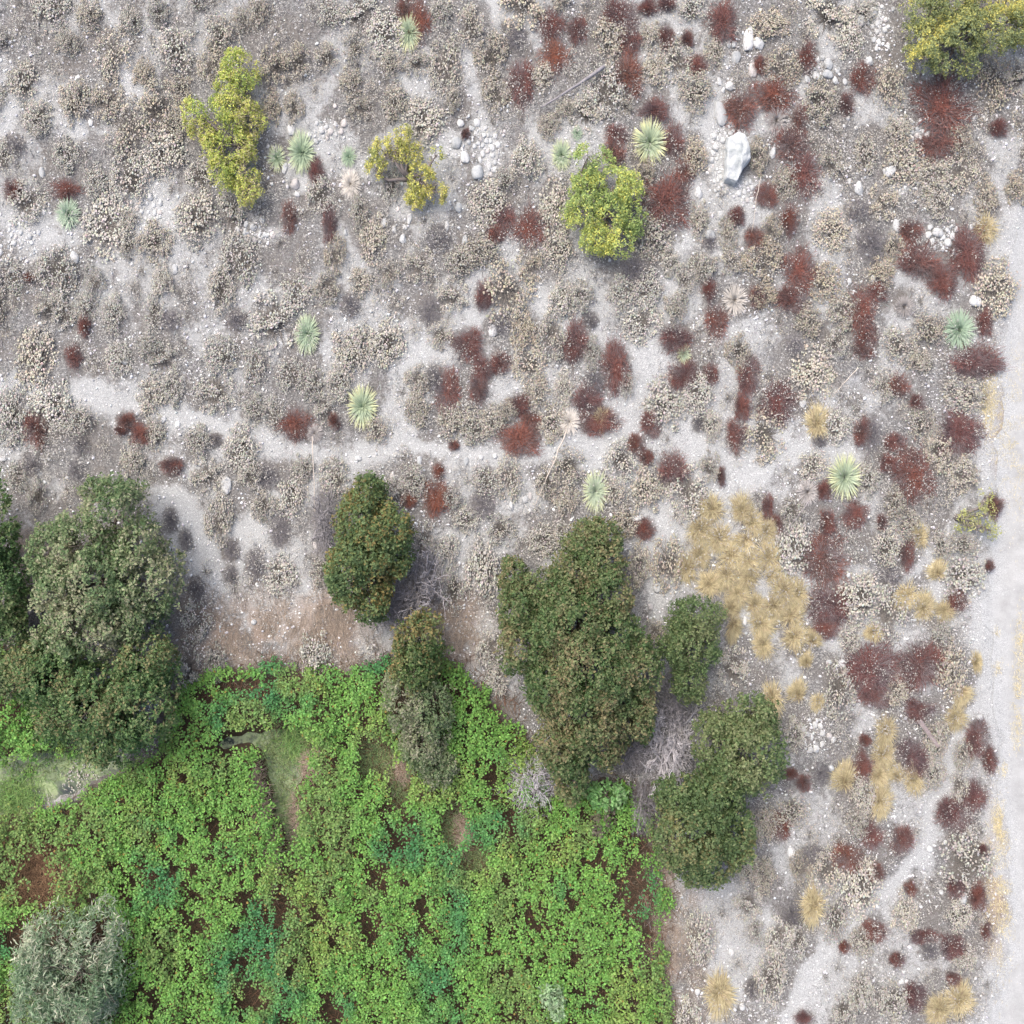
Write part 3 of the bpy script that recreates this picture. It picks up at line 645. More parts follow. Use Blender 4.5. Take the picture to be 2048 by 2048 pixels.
# road sheet, 4 mm and more above the ground, uneven edge
us = np.linspace(0, 1, 25); ys = np.linspace(330, 2240, 160)
left = np.interp(ys, [p[1] for p in ROAD[1:14]], [p[0] for p in ROAD[1:14]]) + (fbm(ys / 30., ys * 0 + 3, 44, 3) - .5) * 44 + 10
RX = left[:, None] - 12 + (2700 - left[:, None]) * us[None] ** 2.2
RY = np.repeat(ys[:, None], 25, 1)
x, y = W(RX, RY)
V = np.stack([x, y, gz_px(RX, RY) + .012 + .0 * RX], -1).reshape(-1, 3)
V[:, 2] = np.maximum(V[:, 2], gz(V[:, 0], V[:, 1]) + .012)
idx = np.arange(V.shape[0]).reshape(160, 25)
T = np.concatenate([np.stack([idx[:-1, :-1], idx[1:, 1:], idx[:-1, 1:]], -1).reshape(-1, 3), np.stack([idx[:-1, :-1], idx[1:, :-1], idx[1:, 1:]], -1).reshape(-1, 3)])
road = link("gravel_road", mesh("gravel_road", [(V, T, np.repeat(np.clip((RX - left[:, None] + 12) / 52, 0, 1).reshape(-1, 1), 3, 1) * [1, 1, 1])], MAT['road']))
tag(road, "bright pale gravel road along the right edge", kind="structure")


# ponds
def pond(poly, name, label, dark):
    xs = [p[0] for p in poly]; ys_ = [p[1] for p in poly]
    gxp, gyp = np.meshgrid(np.arange(min(xs) - 50, max(xs) + 50, 5.), np.arange(min(ys_) - 50, max(ys_) + 50, 5.))
    keep = (sdf(gxp, gyp, poly) < 40)
    x, y = W(gxp, gyp)
    V = np.stack([x, y, np.full_like(x, -.17)], -1).reshape(-1, 3)
    idx = np.arange(x.size).reshape(x.shape)
    q = keep[:-1, :-1] & keep[1:, 1:] & keep[1:, :-1] & keep[:-1, 1:]
    T = np.concatenate([np.stack([idx[:-1, :-1], idx[1:, 1:], idx[:-1, 1:]], -1)[q], np.stack([idx[:-1, :-1], idx[1:, :-1], idx[1:, 1:]], -1)[q]])
    dk = np.zeros(x.shape)
    for px, py, rx, ry in dark:
        dk = np.maximum(dk, np.exp(-(((gxp - px) / rx) ** 2 + ((gyp - py) / ry) ** 2)))
    C = np.repeat((.4 + .6 * dk).reshape(-1, 1), 3, 1)
    used = np.unique(T); rm = np.zeros(len(V), int); rm[used] = np.arange(len(used))
    tag(link(name, mesh(name, [(V[used], rm[T], C[used])], MAT['pond'])), label, kind="structure")


pond(POND_A, "pond_water", "narrow pond covered with green algae among the vines", [(450, 1485, 60, 22), (545, 1500, 25, 25), (555, 1600, 10, 12), (585, 1700, 16, 26)])
pond(POND_B, "pond_water", "shallow algae pond at the left edge under the trees", [(260, 1540, 45, 14), (90, 1512, 36, 8), (130, 1585, 26, 20), (60, 1600, 16, 22)])

# ------------------------------------------------------------------ labels that single things out
LAND = []      # (px, py, phrase)


def landmark(px, py, phrase): LAND.append((px, py, phrase))


PENDING = []   # (object, px, py, description, noun-class)
ORD = ['nearest', 'second', 'third', 'fourth', 'fifth', 'sixth', 'seventh', 'eighth', 'ninth', 'tenth', 'eleventh', 'twelfth']


def finish_labels():
    L = np.array([(a, b_) for a, b_, _ in LAND], float)
    groups = {}
    for o, px, py, desc, cls in PENDING:
        d = np.hypot((L[:, 0] - px) / SQ, L[:, 1] - py)
        i = int(np.argmin(np.where(d < 8, 1e9, d)))
        dx, dy = (px - L[i, 0]) / SQ, py - L[i, 1]
        rel = ('right of' if dx > 0 else 'left of') if abs(dx) > abs(dy) else ('below' if dy > 0 else 'above')
        groups.setdefault((cls, i, rel), []).append((d[i], o, desc))
    for (cls, i, rel), lst in groups.items():
        lst.sort(key=lambda t: t[0])
        for k, (_, o, desc) in enumerate(lst):
            lead = "" if len(lst) == 1 else (ORD[min(k, 11)] + " ")
            t = f"{lead}{desc} {rel} the {LAND[i][2]}"
            while len(t.split()) > 16: desc = " ".join(desc.split()[1:]); t = f"{lead}{desc} {rel} the {LAND[i][2]}"
            o["label"] = t


def root(name, x, y, z=None):
    e = link(name, None)
    e.empty_display_size = .1
    e.location = (x, y, float(gz(x, y)) if z is None else z)
    return e


# ------------------------------------------------------------------ trees
def crown_parts(lumps, bx, by, bz, leafL, leafW, dens, palette, rng, upness=.55, hexa=False, leaf_n=9, drop=0.0, hole=.42):
    """leaf clumps over the outer shell of overlapping lumps; coordinates local to (bx,by,bz)"""
    P = []
    full = list(lumps)
    for px, py, rx, ry, top in lumps:
        for j in range(10):
            a_ = rng.uniform(0, 2 * np.pi); q_ = rng.uniform(.45, .88); s_ = rng.uniform(.26, .46)
            full.append((px + math.cos(a_) * rx * q_, py + math.sin(a_) * ry * q_, rx * s_, ry * s_, top * (1.14 - .45 * q_) * rng.uniform(.72, 1.16)))
    for px, py, rx, ry, top in full:
        hc = top * .62; f = 1 - hc / H
        cx, cy = W(px, py); cx *= f; cy *= f
        ax_, ay_, az_ = rx * M * f, ry * M * f, top * .42
        area = np.pi * ax_ * ay_ * .62
        k = int(area * dens)
        u = rnd_dir(k, -.35, 1., rng)
        # uneven outline: bumps on the lump
        bump = 0.66 + .64 * fbm(u[:, 0] * 2.6 + px, u[:, 1] * 2.2 + py + u[:, 2] * 1.7, 7, 3)
        r = bump * rng.uniform(.62, 1.0, k) ** .6 * np.where(rng.random(k) < .12, rng.uniform(1.0, 1.22, k), 1)
        p = np.stack([cx + u[:, 0] * ax_ * r, cy + u[:, 1] * ay_ * r, hc + u[:, 2] * az_ * r], 1)
        P.append((p, u))
    p = np.concatenate([a for a, _ in P]); u = np.concatenate([a for _, a in P])
    # gaps
    g = fbm(p[:, 0] * 2.3, p[:, 1] * 2.3 + p[:, 2], 17, 3)
    g = .5 * g + .5 * fbm(p[:, 0] * 6.5, p[:, 1] * 4.5 + p[:, 2] * 3, 19, 2)
    keep = g > hole + .015 - .10 * rng.random(len(p))
    p = p[keep]; u = u[keep]
    k = len(p)
    c = np.repeat(p, leaf_n, 0) + rng.standard_normal((k * leaf_n, 3)) * leafL * np.array([.85 * SQ, .85, .6])
    nr = unit(np.repeat(u, leaf_n, 0) * .5 + np.array([0, 0, upness]) + rng.standard_normal((k * leaf_n, 3)) * .45)
    pal = np.array(palette)
    sel = np.clip((fbm(p[:, 0] * 1.6, p[:, 1] * 1.6, 23, 3) - .3) / .4, 0, .999)
    selv = np.clip(np.repeat(sel * .55 + .225, leaf_n) + rng.standard_normal(k * leaf_n) * .27, 0, .999)
    col = pal[(selv * len(pal)).astype(int)] * rng.uniform(.7, 1.25, (k * leaf_n, 1))
    s = rng.uniform(.78, 1.6, k * leaf_n)
    c = c - np.array([bx, by, bz])
    V, T, C = leaves(c, nr, leafL * s, leafW * s, col, .22, rng, hexa)
    return V, T, C


def make_tree(name, lumps, label, cat, palette, leafL=.07, leafW=.044, dens=210, seed=1, group=None, bark=(.13, .11, .09), hole=.42, mat='leaf', leaf_n=9, upness=.55):
    rng = np.random.default_rng(seed)
    a = np.array(lumps, float)
    wgt = a[:, 2] * a[:, 3]
    f = 1 - 1.4 / H
    bx, by = W((a[:, 0] * wgt).sum() / wgt.sum(), (a[:, 1] * wgt).sum() / wgt.sum())
    bx, by = float(bx * f), float(by * f)
    e = root(name, bx, by)
    bz = e.location.z
    out = []
    col = np.array(bark)
    tall = a[:, 4].max()
    fork = np.array([0, 0, tall * .22])
    out.append(tube([(0, 0, -.1), (.02, .01, tall * .1), fork], [.13, .10, .085], col, 7))
    for px, py, rx, ry, top in lumps:
        hc = top * .62; ff = 1 - hc / H
        cx, cy = W(px, py)
        tgt = np.array([cx * ff - bx, cy * ff - by, top * .6])
        mid_ = fork + (tgt - fork) * .5 + rng.standard_normal(3) * .08 + np.array([0, 0, .1])
        out.append(tube([fork - (0, 0, .06), fork + (mid_ - fork) * .5 + rng.standard_normal(3) * .04, mid_, mid_ + (tgt - mid_) * .6 + rng.standard_normal(3) * .05, tgt], [.07, .055, .042, .03, .016], col, 5))
        for k in range(5):
            d = unit(np.array([rng.standard_normal() * SQ, rng.standard_normal(), rng.uniform(.1, .9)]))
            branching(mid_ + (tgt - mid_) * rng.uniform(.3, 1), d, min(rx, ry) * M * .8, .016, 1, col * 1.5, rng, out, kids=3)
    link("trunk", mesh("trunk", out, MAT['bark']), e)
    link("crown", mesh("crown", [crown_parts(lumps, bx, by, bz, leafL, leafW, dens, palette, rng, upness=upness, hole=hole, leaf_n=leaf_n)], MAT[mat], smooth=False), e)
    tag(e, label, cat, group)
    for o in e.children: o.color = (1, 1, 1, 1); o["kind"] = "stuff"
    return e


def pal(k, *cs): return [tuple(np.array(c) * k) for c in cs]


OLIVE = pal(2.1, (.030, .062, .020), (.045, .085, .026), (.062, .102, .034), (.085, .115, .046), (.105, .120, .054))
GREY_OLIVE = pal(2.5, (.046, .076, .030), (.070, .100, .042), (.090, .115, .054), (.115, .128, .070), (.140, .138, .086))
RUSTY = pal(2.1, (.038, .068, .022), (.058, .085, .030), (.078, .096, .040), (.095, .106, .046), (.118, .102, .050))
ORANGE = pal(1.6, (.045, .085, .024), (.070, .105, .032), (.092, .115, .042), (.112, .12, .046), (.165, .132, .05))
FRESH = pal(2.0, (.044, .073, .027), (.061, .094, .034), (.077, .107, .041), (.096, .119, .05), (.115, .130, .06))
BROWNISH = pal(2.3, (.055, .085, .036), (.075, .102, .046), (.092, .114, .056), (.110, .122, .070), (.135, .134, .09))
TG = "dark green shrubby trees along the wash"
make_tree("shrubby_tree", TREES['T0'], "dark green tree cut off by the left edge of the photo", "tree", OLIVE, seed=20, group=TG, hole=.46)
make_tree("shrubby_tree", TREES['T1'], "grey-green tree with many domes, upper one of the two big trees at left", "tree", GREY_OLIVE, seed=21, group=TG, hole=.46)
make_tree("shrubby_tree", TREES['T2'], "broad olive tree hanging over the green vines at left", "tree", OLIVE[:4] + [(.24, .23, .10)], seed=22, group=TG)
make_tree("shrubby_tree", TREES['T3'], "pointed green tree flanked by bare grey branches", "tree", FRESH[:3] + [(.17, .20, .065), (.25, .20, .07)], seed=23, group=TG)
make_tree("rounded_shrub", TREES['T4'], "rounded shrub flecked with orange between the pointed tree and the vines", "shrub", ORANGE, seed=24, leafL=.075)
make_tree("rounded_shrub", TREES['T4b'], "faded brown-green shrub sinking into the bright vines", "shrub", BROWNISH, seed=25, leafL=.07, leafW=.035)
make_tree("shrubby_tree", TREES['T5'], "largest olive thicket tree with rusty leaf tips in the lower centre", "tree", RUSTY, seed=26, group=TG, hole=.38)
make_tree("rounded_shrub", TREES['T6'], "smooth rounded green shrub beside the straw bunchgrass", "shrub", FRESH, seed=27, leafL=.055, leafW=.034, dens=260, hole=.34)
make_tree("rounded_shrub", TREES['T7'], "bright green shrub right of the pale dead bush", "shrub", FRESH, seed=28, leafL=.07, hole=.38)
make_tree("rounded_shrub", TREES['T8'], "wide olive-green shrub below the pale dead bush", "shrub", FRESH[:4] + [(.22, .22, .09)], seed=29, leafL=.07, hole=.38)
WIL = pal(1.25, (.11, .18, .09), (.15, .23, .125), (.21, .28, .17), (.29, .34, .225), (.42, .43, .31))
make_tree("willow_shrub", WILLOWS['W1'], "silvery grey-green willow in the bottom left corner", "shrub", WIL, seed=31, leafL=.125, leafW=.024, dens=240, hole=.54)
make_tree("willow_shrub", WILLOWS['W2'], "small pale mint shrub poking out of the vines at the bottom", "shrub", [(.26, .42, .19), (.33, .48, .25), (.40, .52, .31)], seed=32, leafL=.09, leafW=.04, dens=200)
make_tree("withered_shrub", WILLOWS['W3'], "withered grey-brown shrub among the vines below the olive thicket", "shrub", [(.15, .13, .10), (.2, .17, .13), (.16, .15, .09)], seed=33, leafL=.07, leafW=.03, dens=160)
make_tree("leafy_shrub", WILLOWS['W4'], "mint green leafy patch at the foot of the olive thicket", "shrub", [(.20, .42, .13), (.26, .48, .17), (.32, .50, .22)], seed=34, leafL=.09, leafW=.06, dens=160)
for p in [(-20, 1150, 'tree on the left edge'), (210, 1140, 'upper big tree at left'), (220, 1400, 'lower big tree at left'), (740, 1090, 'pointed tree'), (842, 1300, 'orange-flecked shrub'), (1150, 1260, 'olive thicket'), (1388, 1280, 'smooth rounded shrub'), (1490, 1490, 'bright green shrub'), (1410, 1650, 'wide olive-green shrub')]:
    landmark(*p)

# yellow-green flowering bushes
BL = ["tall yellow-green bush of many plumes in the upper left field", "broken yellow flowering bush with open gaps", "leafy green bush with yellow tips beside the maroon shrub", "large yellow flowering bush in the top right corner", "sparse yellow-green bushlet by the road edge"]
BP = [[(.15, .20, .028), (.24, .29, .04), (.32, .36, .055), (.38, .36, .06), (.28, .235, .11)], [(.16, .17, .035), (.26, .27, .05), (.36, .34, .055), (.44, .38, .07), (.3, .25, .11)],
      [(.11, .16, .03), (.18, .24, .05), (.24, .29, .065), (.30, .34, .075), (.40, .38, .06)], [(.09, .11, .035), (.15, .165, .045), (.22, .23, .055), (.29, .275, .06), (.42, .36, .06)], [(.22, .22, .06), (.28, .28, .07), (.24, .22, .1)]]
for k, (nm, ls, top) in enumerate(BROOM):
    rg_ = np.random.default_rng(50 + k)
    e = make_tree("broom_bush", [(a_, b_, c_ * 1.08, d_ * 1.08, top * rg_.uniform(.75, 1.1)) for a_, b_, c_, d_ in ls], BL[k], "bush", [tuple(np.array(c_) * 1.65 + np.array((.07, .09, .085))) for c_ in BP[k]], leafL=.055, leafW=.022, dens=120 if k == 4 else 320, seed=50 + k, bark=(.2, .175, .16), hole=(.44, .48, .43, .48, .52)[k], mat='grass', leaf_n=10, upness=.25)
for p in [(450, 250, 'tall yellow-green bush'), (815, 340, 'broken yellow flowering bush'), (1209, 406, 'leafy green bush'), (1924, 69, 'large flowering bush'), (1950, 1035, 'sparse yellow-green bushlet')]:
    landmark(*p)

# ------------------------------------------------------------------ bare grey bushes
DBL = ["bare grey branching bush beside the pointed tree, right side", "thin bare grey bush on the left side of the pointed tree", "pale silvery dead bush between two green shrubs", "pale dead branches at the lower left of the olive thicket",
       "small dark dead bush right of the olive thicket's foot", "bare grey bush between the two left-hand trees", "dead grey patch in the upper big tree at left", "low dead brush where the vines meet the path", "low dead brush under the smooth rounded shrub", "short bare brush below the pointed tree"]
for k, (px, py, rx, ry, top, pale) in enumerate(DEADB):
    rng = np.random.default_rng(80 + k)
    x, y = W(px, py); x = float(x * (1 - top * .4 / H)); y = float(y * (1 - top * .4 / H))
    e = root("dead_bush", x, y)
    col = np.array([.60, .575, .58]) if pale else np.array([.42, .40, .405])
    out = []; fine_ = []
    for j in range(12):
        a = rng.uniform(0, 2 * np.pi)
        d = unit(np.array([math.cos(a), math.sin(a), rng.uniform(.35, 1.3)]))
        branching((0, 0, 0), d, .75, .062, 3, col, rng, out, spread=.55, kids=3)
    big_ = mesh("branches", out, MAT['twig'])
    V = np.empty(len(big_.vertices) * 3); big_.vertices.foreach_get("co", V); V = V.reshape(-1, 3)
    q = np.quantile(np.abs(V), .97, 0)
    V = V * np.array([rx * M / q[0], ry * M / q[1], top / max(q[2], .1) * .8])
    big_.vertices.foreach_set("co", V.ravel().astype(np.float32))
    o = link("branches", big_, e); o.color = (1, 1, 1, 1)
    nb = 1500
    u = rnd_dir(nb, .05, 1, rng) * (rng.uniform(.3, 1, (nb, 1)) ** .5)
    base = u * np.array([rx * M, ry * M, top * .75]) * .95
    d = unit(u * .6 + rng.standard_normal((nb, 3)) * .6 + (0, 0, .2))
    cc = np.repeat((col * (1.0 if pale else .6))[None], nb, 0) * rng.uniform(.6, 1.3, (nb, 1))
    o = link("twigs", mesh("twigs", [blades(base, d, rng.uniform(.08, .22, nb), .007, .1, cc, cc, 2, rng=rng)], MAT['twig']), e); o.color = (1, 1, 1, 1)
    for o in e.children: o["kind"] = "stuff"
    tag(e, DBL[k], "dead bush", "bare grey bushes by the trees")
landmark(1338, 1500, 'pale silvery dead bush')

# ------------------------------------------------------------------ yuccas
def yucca_meshes(seed, n_out, n_in, yellow, pale, dead=0.0):
    rng = np.random.default_rng(seed)
    ga = 2.39996
    def lv(n, e0, e1, l0, l1, w):
        i = np.arange(n); t = i / max(1, n - 1)
        az = i * ga + rng.standard_normal(n) * .10
        el = e0 + (e1 - e0) * t + rng.standard_normal(n) * .07
        d = np.stack([np.cos(az) * np.cos(el), np.sin(az) * np.cos(el), np.sin(el)], 1)
        L = (l0 + (l1 - l0) * t) * rng.uniform(.80, 1.06, n)
        base = d * .03 + np.array([0, 0, .10])
        return base, d, L, np.full(n, w) * rng.uniform(.8, 1.15, n), t
    g_in = np.array([.25, .37, .28]) * (1 - pale) + np.array([.50, .60, .50]) * pale
    g_mid = np.array([.42, .54, .37]) * (1 - pale) + np.array([.58, .66, .52]) * pale
    yel = np.array([.80, .75, .36])
    if dead:
        g_in = np.array([.55, .50, .42]); g_mid = np.array([.82, .78, .70]); yel = np.array([.62, .58, .52]); yellow = .5
    b1, d1, L1, w1, t1 = lv(n_out, -.05, .40, 1.0, 1.05, .080)
    ct = g_mid * (1 - yellow) + yel * yellow
    ctn = np.clip(ct[None] * rng.uniform(.85, 1.2, (n_out, 1)), 0, .9)
    outer = blades(b1, d1, L1, w1, .06, np.repeat(g_in[None], n_out, 0) * rng.uniform(.8, 1.15, (n_out, 1)), ctn, 4, rng=rng)
    b2, d2, L2, w2, t2 = lv(n_in, .22, 1.3, .98, .45, .066)
    inner = blades(b2, d2, L2, w2, .02, np.repeat(g_in[None] * .9, n_in, 0) * rng.uniform(.8, 1.1, (n_in, 1)), (g_mid * (1 - .35 * yellow) + yel * .35 * yellow)[None] * rng.uniform(.85, 1.15, (n_in, 1)), 4, rng=rng)
    # dry skirt under the rosette
    ns = 60
    b3, d3, L3, w3, t3 = lv(ns, -.3, -.12, .75, .95, .03)
    sk = np.repeat(np.array([[.30, .26, .20]]), ns, 0) * rng.uniform(.6, 1.1, (ns, 1))
    skirt = blades(b3, d3, L3, w3, .05, sk * .8, sk, 3, rng=rng)
    return outer, inner, skirt


for k, (px, py, w, h, ye, pa, ph) in enumerate(YUCCA):
    big_ = h > 60
    outer, inner, skirt = yucca_meshes(100 + k, 120 if big_ else 84, 190 if big_ else 110, ye, pa)
    x, y = W(px, py)
    e = root("yucca", float(x) * .993, float(y) * .993)
    e.scale = (w * .5 * M * 1.16, h * .5 * M * 1.12, .5 * M * (w + h) / 2 * .85)
    for nm, part in (("outer_leaves", outer), ("inner_leaves", inner), ("dry_skirt", skirt)):
        o = link(nm, mesh(nm, [part], MAT['yucca'], smooth=False), e); o["kind"] = "stuff"; o.color = (1, 1, 1, 1)
    tag(e, ph[0] + ph[1:] + ", a spiky round rosette", "yucca", "yuccas in the scrub")
    landmark(px, py, ph)
for k, (px, py, w, h, wh, ph) in enumerate(DEADY):
    outer, inner, skirt = yucca_meshes(140 + k, 110, 130, .5, 0, 1.0)
    x, y = W(px, py)
    e = root("dead_yucca", float(x) * .993, float(y) * .993)
    e.scale = (w * .5 * M, h * .5 * M, .45 * M * (w + h) / 2)
    t = (.36 + .68 * wh)
    for nm, part in (("outer_leaves", outer), ("inner_leaves", inner), ("dry_skirt", skirt)):
        o = link(nm, mesh(nm, [part], MAT['dry'], smooth=False), e); o["kind"] = "stuff"
        o.color = (t, t * (1 if wh > .6 else 1.0), t * (1 if wh > .6 else 1.06), 1)
    tag(e, ph + ", dried leaves still in a rosette", "dead yucca", "dead yuccas")
    landmark(px, py, ph)
SL = ["long pale fallen flower stalk leaning off the bleached yucca", "long thin dry stalk lying below the small ashen yucca husk", "short thin stalk beside the grey shaggy yucca husk", "thin upright-looking dry stalk below the angular boulder", "thin dry stalk lying above the round straw tuft"]
for k, (a, b_, r, w) in enumerate(STALKS[:5]):
    rng = np.random.default_rng(170 + k)
    x0, y0 = W(*a); x1, y1 = W(*b_)
    n_ = 9; t = np.linspace(0, 1, n_)
    X = x0 + (x1 - x0) * t + rng.standard_normal(n_) * .012; Y = y0 + (y1 - y0) * t
    Zz = gz(X, Y) + .16 + .18 * (1 - t)
    c = np.array([.62, .55, .46]) if w else np.array([.36, .33, .32])
    out = [tube(np.stack([X - X[0], Y - Y[0], Zz - Zz[0]], 1), np.linspace(r, r * .4, n_), c, 6)]
    for j in range(16):
        i = rng.integers(4, n_); p0 = np.array([X[i] - X[0], Y[i] - Y[0], Zz[i] - Zz[0]])
        out.append(tube([p0, p0 + np.array([rng.standard_normal() * .04, rng.standard_normal() * .05, .03])], [.004, .002], c * .8, 3))
    o = link("fallen_stalk", mesh("fallen_stalk", out, MAT['dry'])); o.location = (X[0], Y[0], Zz[0]); o.color = (1, 1, 1, 1)
    tag(o, SL[k], "stalk")
# fallen pole and plank
def pole(a, b_, r0, r1, col, name, label, cat, box=False):
    x0, y0 = W(*a); x1, y1 = W(*b_)
    rng = np.random.default_rng(7)
    t = np.linspace(0, 1, 10)
    X = x0 + (x1 - x0) * t; Y = y0 + (y1 - y0) * t
    if not box: X = X + np.interp(t, [0, .4, 1], [0, .05, 0]) + rng.standard_normal(10) * .01
    Zz = np.maximum(gz(X, Y), gz(X, Y).mean()) + .2
    rad = np.linspace(r0, r1, 10)
    out = [tube(np.stack([X - X[0], Y - Y[0], Zz - Zz[0]], 1), rad, np.array(col), 4 if box else 7)]
    if not box:
        for j in range(5):
            i = rng.integers(3, 9); p0 = np.array([X[i] - X[0], Y[i] - Y[0], Zz[i] - Zz[0]])
            out.append(tube([p0, p0 + np.array([rng.standard_normal() * .1, rng.standard_normal() * .15, .05])], [.012, .005], np.array(col), 4))
    o = link(name, mesh(name, out, MAT['bark'], smooth=not box)); o.location = (X[0], Y[0], Zz[0]); o.color = (1, 1, 1, 1)
    tag(o, label, cat)


pole((1208, 138), (1083, 220), .055, .02, (.30, .285, .29), "fallen_pole", "weathered grey fallen pole lying left of the bright rust shrub", "pole")
pole((1834, 1439), (1871, 1490), .06, .055, (.36, .30, .285), "weathered_plank", "weathered pinkish plank lying beside the dark maroon shrub at lower right", "plank", True)
pole((40, 1330), (75, 1268), .03, .012, (.30, .29, .28), "fallen_branch", "curved pale fallen branch between the left-hand trees", "branch")

# ------------------------------------------------------------------ shrubs: buckwheat, rust shrubs, grey shrubs, tufts
def buck_mesh(seed, heads=620, base='ico', nt_=420):
    rng = np.random.default_rng(seed)
    heads = int(heads * rng.uniform(.55, 1.5)); nc = int(rng.integers(24, 60))
    cc = rnd_dir(nc, .15, 1, rng) * rng.uniform(.55, 1.0, (nc, 1)) ** .5
    cc[:, 2] *= .75
    pick = rng.integers(0, nc, heads)
    p = cc[pick] + rng.standard_normal((heads, 3)) * np.array([.12, .12, .06])
    r = np.hypot(p[:, 0], p[:, 1])
    p = p[r < 1.12]; heads = len(p)
    p[:, 2] = np.clip(p[:, 2], .08, None)
    rad = rng.uniform(.022, .046, (heads, 1)) * np.array([1, 1, .7])
    col = np.array([[.47, .445, .385]]) * rng.uniform(.7, 1.22, (heads, 1)) * (1 + rng.standard_normal((heads, 3)) * .05)
    H_ = blobs(p, rad, col, base, .25, rng)
    u = rnd_dir(nt_, .02, 1, rng)
    d = unit(u + rng.standard_normal((nt_, 3)) * .35)
    L = rng.uniform(.45, 1.0, nt_)
    c1 = np.array([[.15, .142, .13]]) * rng.uniform(.6, 1.4, (nt_, 1)); c2 = np.array([[.27, .242, .205]]) * rng.uniform(.6, 1.3, (nt_, 1))
    b0 = rng.standard_normal((nt_, 3)) * np.array([.12, .12, 0])
    d[:, 2] = np.abs(d[:, 2]) * .75
    Tw = blades(b0, d, L, .014, .12, c1, c2, 3, rng=rng)
    return H_, Tw


def red_mesh(seed):
    rng = np.random.default_rng(seed)
    nb = 3000
    # several stems give an uneven, streaky outline
    ns = 20
    sd = rnd_dir(ns, .1, 1, rng); sl = rng.uniform(.4, .92, ns)
    pk = rng.integers(0, ns, nb)
    tt = rng.uniform(.25, 1, nb)
    base = sd[pk] * (sl[pk] * tt)[:, None] + rng.standard_normal((nb, 3)) * .15
    base[:, 2] = np.clip(base[:, 2] * .8, .02, None)
    d = unit(base * .9 + rng.standard_normal((nb, 3)) * .55 + (0, 0, .15))
    L = rng.uniform(.12, .34, nb)
    deep = np.clip(np.linalg.norm(base, axis=1), 0, 1)
    f = np.clip(fbm(base[:, 0] * 2.5 + seed, base[:, 1] * 2.5, seed % 50, 3)[:, None] * 2 - .5, 0, 1)
    c1 = np.array([[.19, .145, .14]]); c2 = np.array([[.32, .155, .125]])
    col = (c1 * (1 - f) + c2 * f) * rng.uniform(.55, 1.35, (nb, 1))
    A = blades(base, d, L, .014, .1, col * .7, col, 2, rng=rng)
    ng = 1000
    u = rnd_dir(ng, .05, 1, rng)
    cg = np.array([[.27, .235, .23]]) * rng.uniform(.5, 1.3, (ng, 1))
    B = blades(rng.standard_normal((ng, 3)) * np.array([.1, .1, 0]), unit(u * np.array([1, 1, .8])), rng.uniform(.5, 1.08, ng), .010, .1, cg, cg, 3, rng=rng)
    return A, B


def grey_mesh(seed):
    rng = np.random.default_rng(seed)
    out = []
    col = np.array([.24, .225, .23])
    for j in range(14):
        a = rng.uniform(0, 2 * np.pi)
        branching((0, 0, 0), unit(np.array([math.cos(a), math.sin(a), rng.uniform(.2, 1.2)])), .6, .02, 2, col, rng, out, spread=.5, kids=3)
    nb = 900
    u = rnd_dir(nb, .02, 1, rng) * rng.uniform(.1, 1, (nb, 1)) ** .5
    d = unit(u + rng.standard_normal((nb, 3)) * .5)
    cc = np.array([[.19, .178, .182]]) * rng.uniform(.5, 1.6, (nb, 1))
    B = blades(u * np.array([.9, .9, .6]), d, rng.uniform(.12, .35, nb), .011, .15, cc, cc, 2, rng=rng)
    return out, B


def tuft_mesh(seed):
    rng = np.random.default_rng(seed)
    nb = 1300
    u = rnd_dir(nb, .08, .98, rng)
    b0 = rng.standard_normal((nb, 3)) * np.array([.10, .10, 0])
    lean = rng.standard_normal(3) * np.array([.28, .28, 0])
    d = unit(u + lean + rng.standard_normal((nb, 3)) * .16)
    az = np.arctan2(d[:, 1], d[:, 0])
    L = rng.uniform(.5, 1.15, nb) * (.72 + .55 * vnoise(np.cos(az) * 1.6 + seed, np.sin(az) * 1.6, 5)) * (1 - .25 * d[:, 2])
    k = rng.random((nb, 1))
    ct = np.where(k < .75, np.array([[.74, .67, .41]]), np.array([[.60, .51, .35]])) * rng.uniform(.75, 1.25, (nb, 1))
    cb = np.array([[.30, .21, .11]]) * rng.uniform(.6, 1.2, (nb, 1))
    return blades(b0, d, L, .030, .32, cb, ct, 4, rng=rng)


BUCKM = []
for s in range(12):
    h_, t_ = buck_mesh(200 + s)
    BUCKM.append((mesh("flower_heads", [h_], MAT['dry']), mesh("twigs", [t_], MAT['twig'])))
REDM = []
for s in range(10):
    a, b_ = red_mesh(230 + s)
    REDM.append((mesh("foliage", [a], MAT['dry']), mesh("twigs", [b_], MAT['twig'])))
GREYM = []
for s in range(5):
    a, b_ = grey_mesh(260 + s)
    GREYM.append((mesh("branches", a, MAT['twig']), mesh("twigs", [b_], MAT['twig'])))
TUFTM = [mesh("blades", [tuft_mesh(280 + s)], MAT['grass'], smooth=False) for s in range(12)]


def flip(rng): return 1 if rng.random() < .5 else -1


STUFFP = ('flower_heads', 'twigs', 'foliage', 'branches', 'blades')


def place(name, parts, px, py, w, h, top, tint, tint2=None, rng=R):
    x, y = W(px, py); f = 1 - top * .45 / H
    e = root(name, float(x * f), float(y * f))
    e.scale = (w * .5 * M * f * flip(rng), h * .5 * M * f * flip(rng), top)
    for i, (nm, me) in enumerate(parts):
        o = link(nm, me, e)
        o["kind"] = "stuff"
        o.color = (*(tint if i == 0 or tint2 is None else tint2), 1)
    return e


rs = np.random.default_rng(300)
